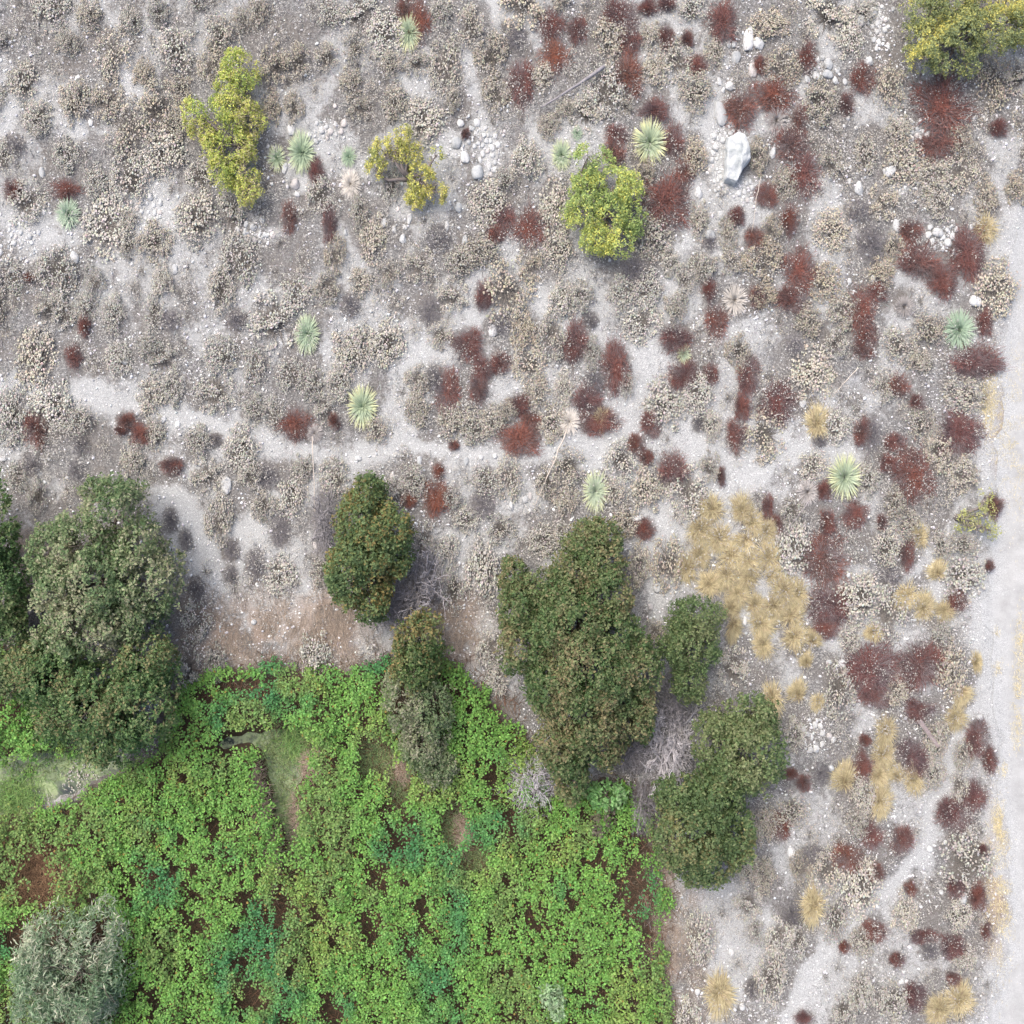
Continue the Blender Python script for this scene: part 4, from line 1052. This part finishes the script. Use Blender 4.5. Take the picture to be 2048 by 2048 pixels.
# rust-red shrubs
for k, (px, py, w, h, t) in enumerate(RED):
    A, B = REDM[rs.integers(len(REDM))]
    tint = np.array([.72, .72, .84]) * (1 - t) + np.array([1.25, .95, .72]) * t
    e = place("rust_shrub", [("foliage", A), ("twigs", B)], px, py, w * 1.28, h * 1.28, rs.uniform(.28, .44), tint * rs.uniform(.9, 1.1), (1, 1, 1), rs)
    e["category"] = "shrub"; e["group"] = "dead rust-red shrubs"
    size = "large" if w * h > 5500 else ("small" if w * h < 1500 else "")
    colr = "bright rust" if t > .6 else ("maroon" if t < .32 else "reddish-brown")
    PENDING.append((e, px, py, f"{size} {colr} dead shrub".strip(), 'red'))
for k, (px, py, w, h) in enumerate(GREYS):
    A, B = GREYM[rs.integers(len(GREYM))]
    e = place("grey_twig_shrub", [("branches", A), ("twigs", B)], px, py, w * 1.1, h * 1.1, rs.uniform(.3, .45), np.ones(3) * rs.uniform(.8, 1.2), None, rs)
    e["category"] = "dead shrub"; e["group"] = "leafless grey shrubs"
    PENDING.append((e, px, py, "leafless dark grey twiggy shrub", 'grey'))
for k, (px, py, w, h) in enumerate(TUFTS):
    e = place("bunchgrass_tuft", [("blades", TUFTM[rs.integers(len(TUFTM))])], px, py, w * 1.38, h * 1.36, .20 + .004 * h, np.array([1, 1, 1]) * rs.uniform(.9, 1.12), None, rs)
    e["category"] = "grass tuft"; e["group"] = "straw-yellow bunchgrass tufts"
    PENDING.append((e, px, py, ("large " if w * h > 4200 else ("tiny " if w * h < 700 else "")) + "straw-yellow bunchgrass tuft", 'tuft'))
landmark(1638, 848, 'lone round straw tuft'); landmark(1632, 1815, 'tall lone straw tuft by the trail'); landmark(1442, 1993, 'big straw tuft near the bottom edge')
landmark(1975, 455, 'yellow tuft at upper right'); landmark(1888, 240, 'huge rust shrub at upper right'); landmark(1649, 1117, 'large rust shrub right of the bunchgrass')
landmark(1743, 1343, 'largest maroon shrub'); landmark(1336, 402, 'big maroon shrub beside the leafy bush'); landmark(1256, 149, 'bright rust shrub by the fallen pole')
landmark(587, 847, 'rust shrub left of the yellow-tipped yucca'); landmark(1763, 1565, 'line of straw tufts at lower right'); landmark(1835, 1200, 'straw tufts in the right field')
landmark(1913, 1634, 'maroon shrub beside the trail'); landmark(1696, 1712, 'bright rust shrub at lower right'); landmark(1042, 878, 'rust shrub left of the fallen stalk')

# buckwheat: occupied map, then a filling scatter
occ = [(px, py, max(w / SQ, h) * .36) for px, py, w, h, t in RED] + [(px, py, max(w / SQ, h) * .36) for px, py, w, h in TUFTS]
occ += [(px, py, h * .5) for px, py, w, h, *_ in YUCCA] + [(px, py, h * .42) for px, py, w, h, *_ in DEADY]
occ += [(px, py, max(rx / SQ, ry) * .9) for ls in TREES.values() for px, py, rx, ry, t in ls] + [(px, py, max(rx / SQ, ry) * .85) for px, py, rx, ry, t, p in DEADB]
occ += [(px, py, max(rx / SQ, ry) * .9) for _, ls, _ in BROOM for px, py, rx, ry in ls] + [(px, py, h * .4) for px, py, w, h in GREYS]
occ += [(px, py, max(w, h) * .5) for px, py, w, h, t in STONES if w * h > 150] + [(px, py, max(rx, ry) * .7) for px, py, rx, ry, n_ in CLUSTERS] + [(1472, 322, 60)]
OCC = np.array(occ, float)
spots = [(px, py, w, h) for px, py, w, h in BUCK]
cand = np.stack([rs.uniform(-110, 2160, 9000), rs.uniform(-110, 2160, 9000)], 1)
bf = bare_field(cand[:, 0], cand[:, 1]); vmk = vine_mask(cand[:, 0], cand[:, 1]); rd = sdf(cand[:, 0], cand[:, 1], ROAD)
tanc = np.max([np.exp(-(((cand[:, 0] - a) / c_) ** 2 + ((cand[:, 1] - b_) / d_) ** 2)) for a, b_, c_, d_ in TAN], 0)
prob = 1 - sstep(.25, .6, bf) - 1.3 * tanc
small = []
for (px, py), pr, v_, r_ in zip(cand, prob, vmk, rd):
    if v_ < 30 or r_ < 25 or rs.random() > pr: continue
    h = 52 + 84 * rs.random() ** 1.2; w = h * rs.uniform(.52, .9)
    d = np.hypot((OCC[:, 0] - px) / SQ, OCC[:, 1] - py)
    if (d < OCC[:, 2] + h * .28).any(): continue
    S = np.array(spots)
    d2 = np.hypot((S[:, 0] - px) / SQ, S[:, 1] - py)
    if (d2 < (S[:, 3] + h) * .36).any():
        continue
    spots.append((px, py, w, h))
inview = [s for s in spots if -20 < s[0] < 2068 and -20 < s[1] < 2068]
outview = [s for s in spots if s not in inview]
order = sorted(range(len(inview)), key=lambda i: (i >= len(BUCK), -inview[i][2] * inview[i][3]))
single = [inview[i] for i in order[:300]]
rest = [inview[i] for i in order[300:]] + outview


def buck_tint(px, py):
    f = float(fbm(np.array(px / 170.), np.array(py / 170.), 61, 2))
    left = float(sstep(1300, 500, np.array(px)))
    low = float(sstep(500, 900, np.array(py)))
    tan_ = np.array([1.0, .93, .81]); grey_ = np.array([1.08, 1.10, 1.10])
    k = np.clip(.45 + .3 * left + .35 * low + (f - .5) * 1.6, 0, 1)
    return tan_ * (1 - k) + grey_ * k, k


for px, py, w, h in single:
    A, B = BUCKM[rs.integers(len(BUCKM))]
    tn, k = buck_tint(px, py)
    e = place("buckwheat_bush", [("flower_heads", A), ("twigs", B)], px, py, w, h, rs.uniform(.26, .42), tn * rs.uniform(.85, 1.1), np.ones(3) * rs.uniform(.8, 1.3), rs)
    e["category"] = "bush"; e["group"] = "dried buckwheat bushes"
    PENDING.append((e, px, py, ("pale grey-beige" if k > .6 else "tan") + " dried buckwheat bush", 'buck'))
print("buckwheat", len(single), "rest", len(rest))

# ------------------------------------------------------------------ stones
def stone_mesh(seed, ang=.0):
    rng = np.random.default_rng(seed)
    import bmesh
    bm = bmesh.new()
    bmesh.ops.create_icosphere(bm, subdivisions=3, radius=1)
    V = np.array([v.co for v in bm.verts]); T = np.array([[v.index for v in f.verts] for f in bm.faces])
    bm.free()
    o = rng.uniform(0, 60, 3)
    r = .70 + .60 * fbm(V[:, 0] * 1.3 + o[0], V[:, 1] * 1.1 + V[:, 2] * .8 + o[1], seed % 40, 2) + .05 * fbm(V[:, 0] * 4 + o[2], V[:, 1] * 4 + V[:, 2] * 4, 9, 2)
    V = V * r[:, None]
    if ang:
        for k in range(9):
            d = unit(rng.standard_normal(3) + np.array([0, 0, .3])); lim = rng.uniform(.62, .85)
            s = V @ d
            V = V - np.where(s > lim, (s - lim), 0)[:, None] * d[None] * .9
    V = V / np.abs(V[:, :2]).max(0).mean()
    V[:, 2] = np.where(V[:, 2] < 0, V[:, 2] * .6, V[:, 2])
    return mesh("stone", [(V, T, None)], MAT['stone'])


STM = [stone_mesh(320 + s, s % 3 == 2) for s in range(9)]


def stone(px, py, w, h, tone, name="stone"):
    x, y = W(px, py); zz = float(gz(x, y))
    o = link(name, STM[rs.integers(len(STM))])
    hh = min(w, h) * .5 * M
    o.scale = (w * .5 * M, h * .5 * M, hh * .75)
    o.location = (float(x), float(y), zz + hh * .10)
    o.rotation_euler = (0, 0, rs.uniform(-.22, .22))
    if tone > 1.5: c = np.array([.30, .52, .66])
    else:
        g = np.array([.27, .295, .305]); wv = np.array([.64, .64, .625])
        c = (g * (1 - tone) + wv * tone) * rs.uniform(.92, 1.06)
        if rs.random() < .15: c = c * np.array([1.04, .96, .93])
    o.color = (*c, 1)
    o["category"] = "stone"
    return o


for px, py, w, h, t in STONES:
    o = stone(px, py, w, h, t)
    o["group"] = "pale river stones on the wash"
    if t > 1.5: tag(o, "tiny pale blue stone-like fleck beside the lower maroon shrub"); continue
    sz = "large" if w * h > 450 else ("tiny" if w * h < 110 else "small")
    cl = "white" if t > .78 else ("pale grey" if t > .52 else "blue-grey")
    sh = "elongated" if max(w / SQ, h) / min(w / SQ, h) > 1.6 else "rounded"
    PENDING.append((o, px, py, f"{sz} {sh} {cl} stone", 'stone'))
for (px, py, rx, ry, n_), ph in zip(CLUSTERS, CLUSTER_PHRASE):
    got = []
    for _ in range(n_ * 30):
        if len(got) >= n_: break
        a = rs.standard_normal(2) * .55
        qx, qy = px + a[0] * rx, py + a[1] * ry
        hh = rs.uniform(7, 16); ww = hh * rs.uniform(.55, .9)
        if any(np.hypot((qx - g[0]) / SQ, qy - g[1]) < (hh + g[2]) * .5 for g in got): continue
        if any(np.hypot((qx - s[0]) / SQ, qy - s[1]) < (hh + max(s[2] / SQ, s[3])) * .5 for s in STONES): continue
        if np.hypot((qx - 1472) / SQ, qy - 322) < 55: continue
        got.append((qx, qy, hh))
        o = stone(qx, qy, ww, hh, rs.uniform(.55, 1.), "cobble")
        o["category"] = "cobble"
        tag(o, "smooth pale cobble " + ph, group="cobbles " + ph)

# the big angular boulder: outline of the photo raised to a faceted slab with a sloping ridge
BO = [(1450, 281), (1473, 270), (1485, 274), (1493, 290), (1497, 308), (1497, 326), (1484, 342), (1476, 356), (1468, 373), (1446, 366), (1448, 340), (1449, 310)]
cx0, cy0 = W(1472, 322)
P0 = np.array([(W(a, b_)[0] - cx0, W(a, b_)[1] - cy0) for a, b_ in BO])
rings = []
for sc, z in ((.98, -.12), (1.0, .08), (.98, .26), (.93, .35)):
    rings.append(np.concatenate([P0 * sc, np.full((len(P0), 1), z)], 1))
ridge = [(1469, 284), (1470, 300), (1466, 322), (1462, 345), (1459, 352)]
Pin = P0 * .45
tilt = lambda p: .43 - .16 * (p[:, 0] / .35) * (p[:, 0] < 0) * -1 - .05 * p[:, 1] / .7
zin = np.where(Pin[:, 0] < 0, .36, .44) + .03 * np.sin(np.arange(len(Pin)) * 2.1)
rings.append(np.concatenate([Pin + np.array([.03, 0]), zin[:, None]], 1))
V = np.concatenate(rings + [np.array([[.06, .0, .45]])])
k = len(P0); T = []
for r_ in range(4):
    for j in range(k):
        a = r_ * k + j; b2 = r_ * k + (j + 1) % k
        T += [(a, b2 + k, b2), (a, a + k, b2 + k)]
for j in range(k): T.append((4 * k + j, 5 * k, 4 * k + (j + 1) % k))
bo = link("boulder", mesh("boulder", [(V, np.array(T), None)], MAT['stone'], smooth=False))
bv = bo.modifiers.new("bevel", 'BEVEL'); bv.width = .025; bv.segments = 2; bv.limit_method = 'ANGLE'; bv.angle_limit = .25
ss = bo.modifiers.new('subdivide', 'SUBSURF'); ss.subdivision_type = 'SIMPLE'; ss.levels = 3; ss.render_levels = 3
tx = bpy.data.textures.new('rock_relief', 'CLOUDS'); tx.noise_scale = .22; tx.noise_depth = 4
dm = bo.modifiers.new('relief', 'DISPLACE'); dm.texture = tx; dm.strength = .07; dm.mid_level = .5
bo.location = (float(cx0), float(cy0), float(gz(cx0, cy0))); bo.color = (.50, .52, .515, 1)
tag(bo, "big angular pale grey boulder, by far the largest rock", "boulder")
landmark(1472, 322, 'big angular boulder'); landmark(1443, 230, 'upright grey slab'); landmark(1498, 77, 'elongated white stone near the top')
landmark(452, 970, 'lone oval white stone below the path'); landmark(986, 664, 'white stone in the middle trail'); landmark(970, 300, 'white cobble patch')
landmark(40, 480, 'cobble bed by the left edge'); landmark(1885, 475, 'small round heap of stones'); landmark(1145, 180, 'fallen pole'); landmark(631, 960, 'long thin dry stalk'); landmark(1100, 940, 'long fallen stalk')
landmark(1583, 1706, 'round white stone below the green shrubs'); landmark(1855, 1465, 'weathered plank'); landmark(339, 848, 'pair of white stones by the path'); landmark(1805, 252, 'white stones left of the huge rust shrub')
for p in [(57, 555, 'tiny rust shrub in the left field'), (69, 858, 'rust shrub near the left end of the path'), (265, 855, 'two small rust shrubs above the left trees'), (577, 435, 'narrow rust shrub below the small left yuccas'),
          (165, 650, 'slim red shrub in the left field'), (10, 10, 'top left corner'), (330, 10, 'top edge left of the tall yellow-green bush'), (600, 10, 'top edge left of the topmost yucca'), (1340, 2040, 'corner where vines meet the bottom edge'), (300, 590, 'middle of the left field'),
          (440, 740, 'gap between the slender yucca and the path'), (250, 280, 'open scrub left of the tall bush'), (1750, 1960, 'bottom of the right-hand scrub')]:
    landmark(*p)
finish_labels()

# ------------------------------------------------------------------ stuff: smaller buckwheat, litter, pebbles, dry grass, vines
rb = np.random.default_rng(400)
HV, HT, HC = [], [], []
parts_h = []
for px, py, w, h in rest:
    hh_, tw_ = buck_mesh(int(rb.integers(1e6)), 130, 'oct', 60)
    x, y = W(px, py); tn, k = buck_tint(px, py)
    for part, tt in ((hh_, tn), (tw_, np.ones(3))):
        v = part[0] * np.array([w * .5 * M, h * .5 * M, .33]) + np.array([x, y, float(gz(x, y))])
        parts_h.append((v, part[1], part[2] * tt))
# low scattered heads between the bushes
ns = 76000
qx = rb.uniform(-120, 2170, ns); qy = rb.uniform(-120, 2170, ns)
cl = fbm(qx / 26., qy / 36., 71, 3); bfl = bare_field(qx, qy)
ok = (cl > .42 + .16 * rb.random(ns)) & (bfl < .45 * rb.random(ns) + .25) & (vine_mask(qx, qy) > 25) & (sdf(qx, qy, ROAD) > 14)
for ls in TREES.values():
    for px, py, rx, ry, t in ls: ok &= (((qx - px) / rx) ** 2 + ((qy - py) / ry) ** 2) > .9
for a, b_, c_, d_ in TAN: ok &= (((qx - a) / c_) ** 2 + ((qy - b_) / d_) ** 2) > .6 * rb.random(ns)
qx, qy = qx[ok], qy[ok]; k = len(qx)
rep = 4
qx = np.repeat(qx, rep) + rb.standard_normal(k * rep) * 3.2; qy = np.repeat(qy, rep) + rb.standard_normal(k * rep) * 4.5; k *= rep
x, y = W(qx, qy)
rad = rb.uniform(.011, .024, (k, 1)) * np.array([SQ * 1.1, 1, .7])
tn = np.array([[.475, .458, .41]]) * rb.uniform(.65, 1.25, (k, 1))
parts_h.append(blobs(np.stack([x, y, gz(x, y) + rb.uniform(.04, .26, k)], 1), rad, tn, 'oct', .2, rb))
o = link("dry_scrub", mesh("dry_scrub", parts_h, MAT['stuff']))
tag(o, "low dried scrub and loose flower heads filling the gaps between bushes", kind="stuff")

# twig litter
nt_ = 60000
qx = rb.uniform(-150, 2200, nt_); qy = rb.uniform(-150, 2200, nt_)
ok = (bare_field(qx, qy) < .75 * rb.random(nt_)) & (vine_mask(qx, qy) > -10) & (sdf(qx, qy, ROAD) > 6) & (fbm(qx / 50., qy / 60., 81, 3) > .36)
qx, qy = qx[ok], qy[ok]; k = len(qx)
x, y = W(qx, qy)
d = rnd_dir(k, -.05, .45, rb); d[:, 0] *= SQ
cc = np.array([[.235, .23, .222]]) * rb.uniform(.3, 2.0, (k, 1)) * (1 + rb.standard_normal((k, 3)) * .05)
o = link("twig_litter", mesh("twig_litter", [blades(np.stack([x, y, gz(x, y) + .012], 1), d, rb.uniform(.08, .30, k), .011, .05, cc, cc, 2, rng=rb)], MAT['stuff']))
tag(o, "fine grey twig litter scattered over the ground", kind="stuff")

# pebbles
npb = 128000
qx = rb.uniform(-150, 2230, npb); qy = rb.uniform(-150, 2230, npb)
pf = fbm(qx / 90., qy / 120., 91, 4)
pr = .22 + .9 * sstep(.45, .65, pf) + .25 * bare_field(qx, qy)
for px, py, rx, ry, n_ in CLUSTERS: pr = np.maximum(pr, 1.6 * np.exp(-(((qx - px) / (rx * 1.3)) ** 2 + ((qy - py) / (ry * 1.3)) ** 2)))
ok = (rb.random(npb) < pr) & (vine_mask(qx, qy) > 12) & (pond_d(qx, qy) > 10)
qx, qy = qx[ok], qy[ok]
for px, py, rx, ry, n_ in CLUSTERS:
    kk = n_ * 7
    qx = np.concatenate([qx, px + rb.standard_normal(kk) * rx * .75]); qy = np.concatenate([qy, py + rb.standard_normal(kk) * ry * .75])
k = len(qx)
x, y = W(qx, qy)
s = np.minimum(.010 + rb.exponential(.0115, k), .058)
bfl = bare_field(qx, qy); s = s * (1 - .25 * bfl) * np.where(sdf(qx, qy, ROAD) < 5, .6, 1)
rad = s[:, None] * np.stack([rb.uniform(.6, 1.0, k) * .85, rb.uniform(.75, 1.2, k), rb.uniform(.4, .7, k)], 1)
tone = rb.random((k, 1)) ** .55
cc = np.array([[.30, .31, .312]]) * (1 - tone) + np.array([[.86, .86, .845]]) * tone
cc = cc * (1 + rb.standard_normal((k, 3)) * .02)
big_p = s > .034
pp = [blobs(np.stack([x, y, gz(x, y) + s * .2], 1)[big_p], rad[big_p], cc[big_p], 'ico', .06, rb), blobs(np.stack([x, y, gz(x, y) + s * .2], 1)[~big_p], rad[~big_p], cc[~big_p], 'oct', .1, rb)]
o = link("pebbles", mesh("pebbles", pp, MAT['stuff']))
tag(o, "white and grey pebbles strewn over the whole wash", kind="stuff")
print("pebbles", k)

# dry grass in the tan patches and along the road verge
gb = []
for a, b_, c_, d_ in TAN + [(2040, 880, 22, 160), (2038, 1380, 12, 40), (2036, 1460, 10, 40), (1997, 1336, 8, 14), (2042, 1290, 10, 60), (2012, 1840, 16, 120), (2010, 1540, 9, 14), (1995, 1265, 6, 9), (2000, 1650, 14, 40), (1975, 800, 14, 60)]:
    k = int(c_ * d_ * (.5 if c_ > 15 else 1.6))
    qx = a + rb.standard_normal(k) * c_ * .62; qy = b_ + rb.standard_normal(k) * d_ * .62
    keep = (fbm(qx / 26., qy / 26., 101, 3) > .42); qx, qy = qx[keep], qy[keep]; k = len(qx)
    verge = a > 1970
    x, y = W(qx, qy); d = rnd_dir(k, .1, .8, rb); d[:, 0] *= SQ
    ct = (np.array([[.80, .69, .40]]) if verge else np.array([[.42, .345, .27]])) * rb.uniform(.6, 1.3, (k, 1))
    gb.append(blades(np.stack([x, y, gz(x, y)], 1), d, rb.uniform(.06, .16, k) if verge else rb.uniform(.12, .34, k), .008, .3, ct * .7, ct, 2, rng=rb))
o = link("dry_grass", mesh("dry_grass", gb, MAT['stuff']))
tag(o, "thin dry straw grass in tan patches and along the road verge", kind="stuff")

# vine thicket
def brown_patch(qx, qy):
    b0 = np.zeros(qx.shape)
    for px, py, rx, ry in [(1272, 1775, 46, 80), (1300, 1860, 26, 60), (70, 1750, 56, 72), (500, 1990, 30, 36), (740, 1850, 24, 40), (470, 1370, 56, 18), (1290, 1690, 20, 50), (1000, 1400, 20, 40), (780, 1615, 26, 16), (560, 1810, 20, 50), (40, 1870, 36, 50), (390, 1850, 30, 24), (660, 2020, 26, 30), (845, 1810, 16, 24), (1020, 1640, 14, 50), (430, 1650, 30, 14), (750, 1750, 26, 26)]:
        b0 = np.maximum(b0, np.exp(-(((qx - px) / rx) ** 2 + ((qy - py) / ry) ** 2) ** 1.5))
    return b0


nc = 100000
qx = rb.uniform(-170, 1420, nc); qy = rb.uniform(1240, 2220, nc)
vmv = vine_mask(qx, qy); pd = pond_d(qx, qy)
gap = fbm(qx / 21., qy / 27., 111, 3); gap2 = fbm(qx / 75., qy / 75., 112, 2)
ok = (fbm(qx / 10., qy / 13., 141, 2) > .31 + .12 * rb.random(nc)) & (vmv < 6) & ((pd > 9 * rb.random(nc) - 3) | ((qx < 320) & (fbm(qx / 24., qy / 20., 151, 3) > .55))) & (gap > .24 + .10 * rb.random(nc) - .16 * (gap2 - .5)) & (rb.random(nc) > 1.0 * brown_patch(qx, qy))
for px, py, rx, ry in HOLLOWS: ok &= (((qx - px) / rx) ** 2 + ((qy - py) / ry) ** 2) > .6 + .7 * rb.random(nc)
for ls, lim in ((TREES['T2'], .55), (TREES['T5'], .55), (TREES['T4b'], .5), (WILLOWS['W1'], .3)):
    for px, py, rx, ry, t in ls: ok &= (((qx - px) / rx) ** 2 + ((qy - py) / ry) ** 2) > lim
qx, qy, vmv, gap = qx[ok], qy[ok], vmv[ok], gap[ok]
k = len(qx)
hgt = (.12 + .55 * fbm(qx / 55., qy / 70., 115, 3) + .30 * fbm(qx / 14., qy / 18., 116, 2) + .5 * (gap - .4)) * sstep(10, -55, vmv) + .12
x, y = W(qx, qy)
f = 1 - hgt / H; x = x * f; y = y * f
ln = 4
c = np.repeat(np.stack([x, y, gz(x, y) + hgt], 1), ln, 0) + rb.standard_normal((k * ln, 3)) * np.array([.045, .06, .05])
nr = unit(np.array([0, 0, 1.]) + rb.standard_normal((k * ln, 3)) * .42)
hue = fbm(qx / 120., qy / 120., 121, 3); hue2 = fbm(qx / 110., qy / 110., 131, 4)
br = np.array([.235, .45, .11]); dk = np.array([.11, .31, .115]); ye_ = np.array([.33, .41, .12]); ol = np.array([.235, .35, .115])
w_d = sstep(.55, .75, hue)[:, None]; w_y = sstep(.58, .72, hue2)[:, None]; w_o = sstep(.42, .30, hue)[:, None]
colv = br * (1 - w_d) + dk * w_d
colv = colv * (1 - .55 * w_y) + ye_ * .55 * w_y
colv = colv * (1 - .8 * w_o) + ol * .8 * w_o
colv = np.repeat(colv, ln, 0) * rb.uniform(.65, 1.3, (k * ln, 1)) * (1 + rb.standard_normal((k * ln, 3)) * .06)
odd = rb.random(k * ln)
colv[odd > .985] = (.36, .27, .08)
sz = rb.uniform(.036, .068, k * ln)
hx = np.arange(k * ln) % 3 == 0
colv = np.clip(colv, .005, .7)
vines = [leaves(c[hx], nr[hx], sz[hx] * 1.15, sz[hx] * .95, colv[hx], .22, rb, True), leaves(c[~hx], nr[~hx], sz[~hx] * 1.25, sz[~hx] * .95, colv[~hx], .22, rb, False)]
o = link("vine_thicket", mesh("vine_thicket", vines, MAT['vine'], smooth=False))
tag(o, "bright green leafy vine thicket filling the lower left", kind="stuff")
print("vine leaves", k * ln)

# brown stems beneath the vines
nb = 26000
qx = rb.uniform(-170, 1420, nb); qy = rb.uniform(1240, 2220, nb)
ok = (vine_mask(qx, qy) < 28) & (pond_d(qx, qy) > 4)
qx, qy = qx[ok], qy[ok]; k = len(qx); x, y = W(qx, qy)
d = rnd_dir(k, .0, .7, rb); bpv = brown_patch(qx, qy)[:, None]
cc = (np.array([[.125, .075, .05]]) * (1 - bpv) + np.array([[.16, .09, .06]]) * bpv) * rb.uniform(.5, 1.7, (k, 1))
o = link("vine_stems", mesh("vine_stems", [blades(np.stack([x, y, gz(x, y) + .02], 1), d, rb.uniform(.15, .5, k), .014, .2, cc, cc, 2, rng=rb)], MAT['stuff']))
tag(o, "tangled brown stems and dead leaves under the green vines", kind="stuff")

# marsh grass round the ponds and in the hollows
mg = []
for px, py, rx, ry, n_, tall in [(30, 1595, 40, 40, 1200, 1), (60, 1540, 70, 22, 500, 0), (160, 1520, 60, 16, 300, 0), (600, 1480, 30, 36, 1500, 1), (550, 1500, 30, 30, 900, 0), (596, 1690, 20, 50, 900, 0), (752, 1515, 40, 40, 1700, 0), (905, 1660, 24, 56, 1500, 0), (800, 1570, 24, 46, 900, 0), (950, 1722, 34, 30, 900, 0), (80, 1475, 60, 24, 900, 1), (565, 1580, 34, 90, 1500, 0)]:
    qx = px + rb.standard_normal(n_) * rx * .6; qy = py + rb.standard_normal(n_) * ry * .6
    x, y = W(qx, qy); d = rnd_dir(n_, .15, .8, rb)
    base = np.array([[.19, .31, .10]]) if tall else np.array([[.22, .29, .13]])
    cc = base * rb.uniform(.5, 1.6, (n_, 1)) * (1 + rb.standard_normal((n_, 3)) * .08)
    mg.append(blades(np.stack([x, y, np.maximum(gz(x, y), -.17)], 1), d, rb.uniform(.1, .45, n_) * (1.3 if tall else .55),   .013, .35, cc * .7, cc, 2, rng=rb))
for px, py, rx, ry, n_ in [(590, 1640, 7, 46, 420), (526, 1615, 12, 36, 380), (513, 1560, 8, 30, 260), (548, 1705, 12, 46, 420), (805, 1540, 12, 20, 500), (925, 1665, 12, 30, 500), (70, 1755, 60, 72, 1500), (620, 1520, 14, 30, 600)]:
    qx = px + rb.standard_normal(n_) * rx * .6; qy = py + rb.standard_normal(n_) * ry * .6
    x, y = W(qx, qy); d = rnd_dir(n_, .05, .5, rb)
    cc = np.array([[.36, .28, .22]]) * rb.uniform(.5, 1.3, (n_, 1))
    if px == 70: cc = cc * np.array([[.75, .6, .45]])
    mg.append(blades(np.stack([x, y, np.maximum(gz(x, y), -.17) + .03], 1), d, rb.uniform(.12, .4, n_), .013, .35, cc, cc, 2, rng=rb))
o = link("marsh_grass", mesh("marsh_grass", mg, MAT['stuff']))
tag(o, "green and straw marsh grass round the algae ponds", kind="stuff")
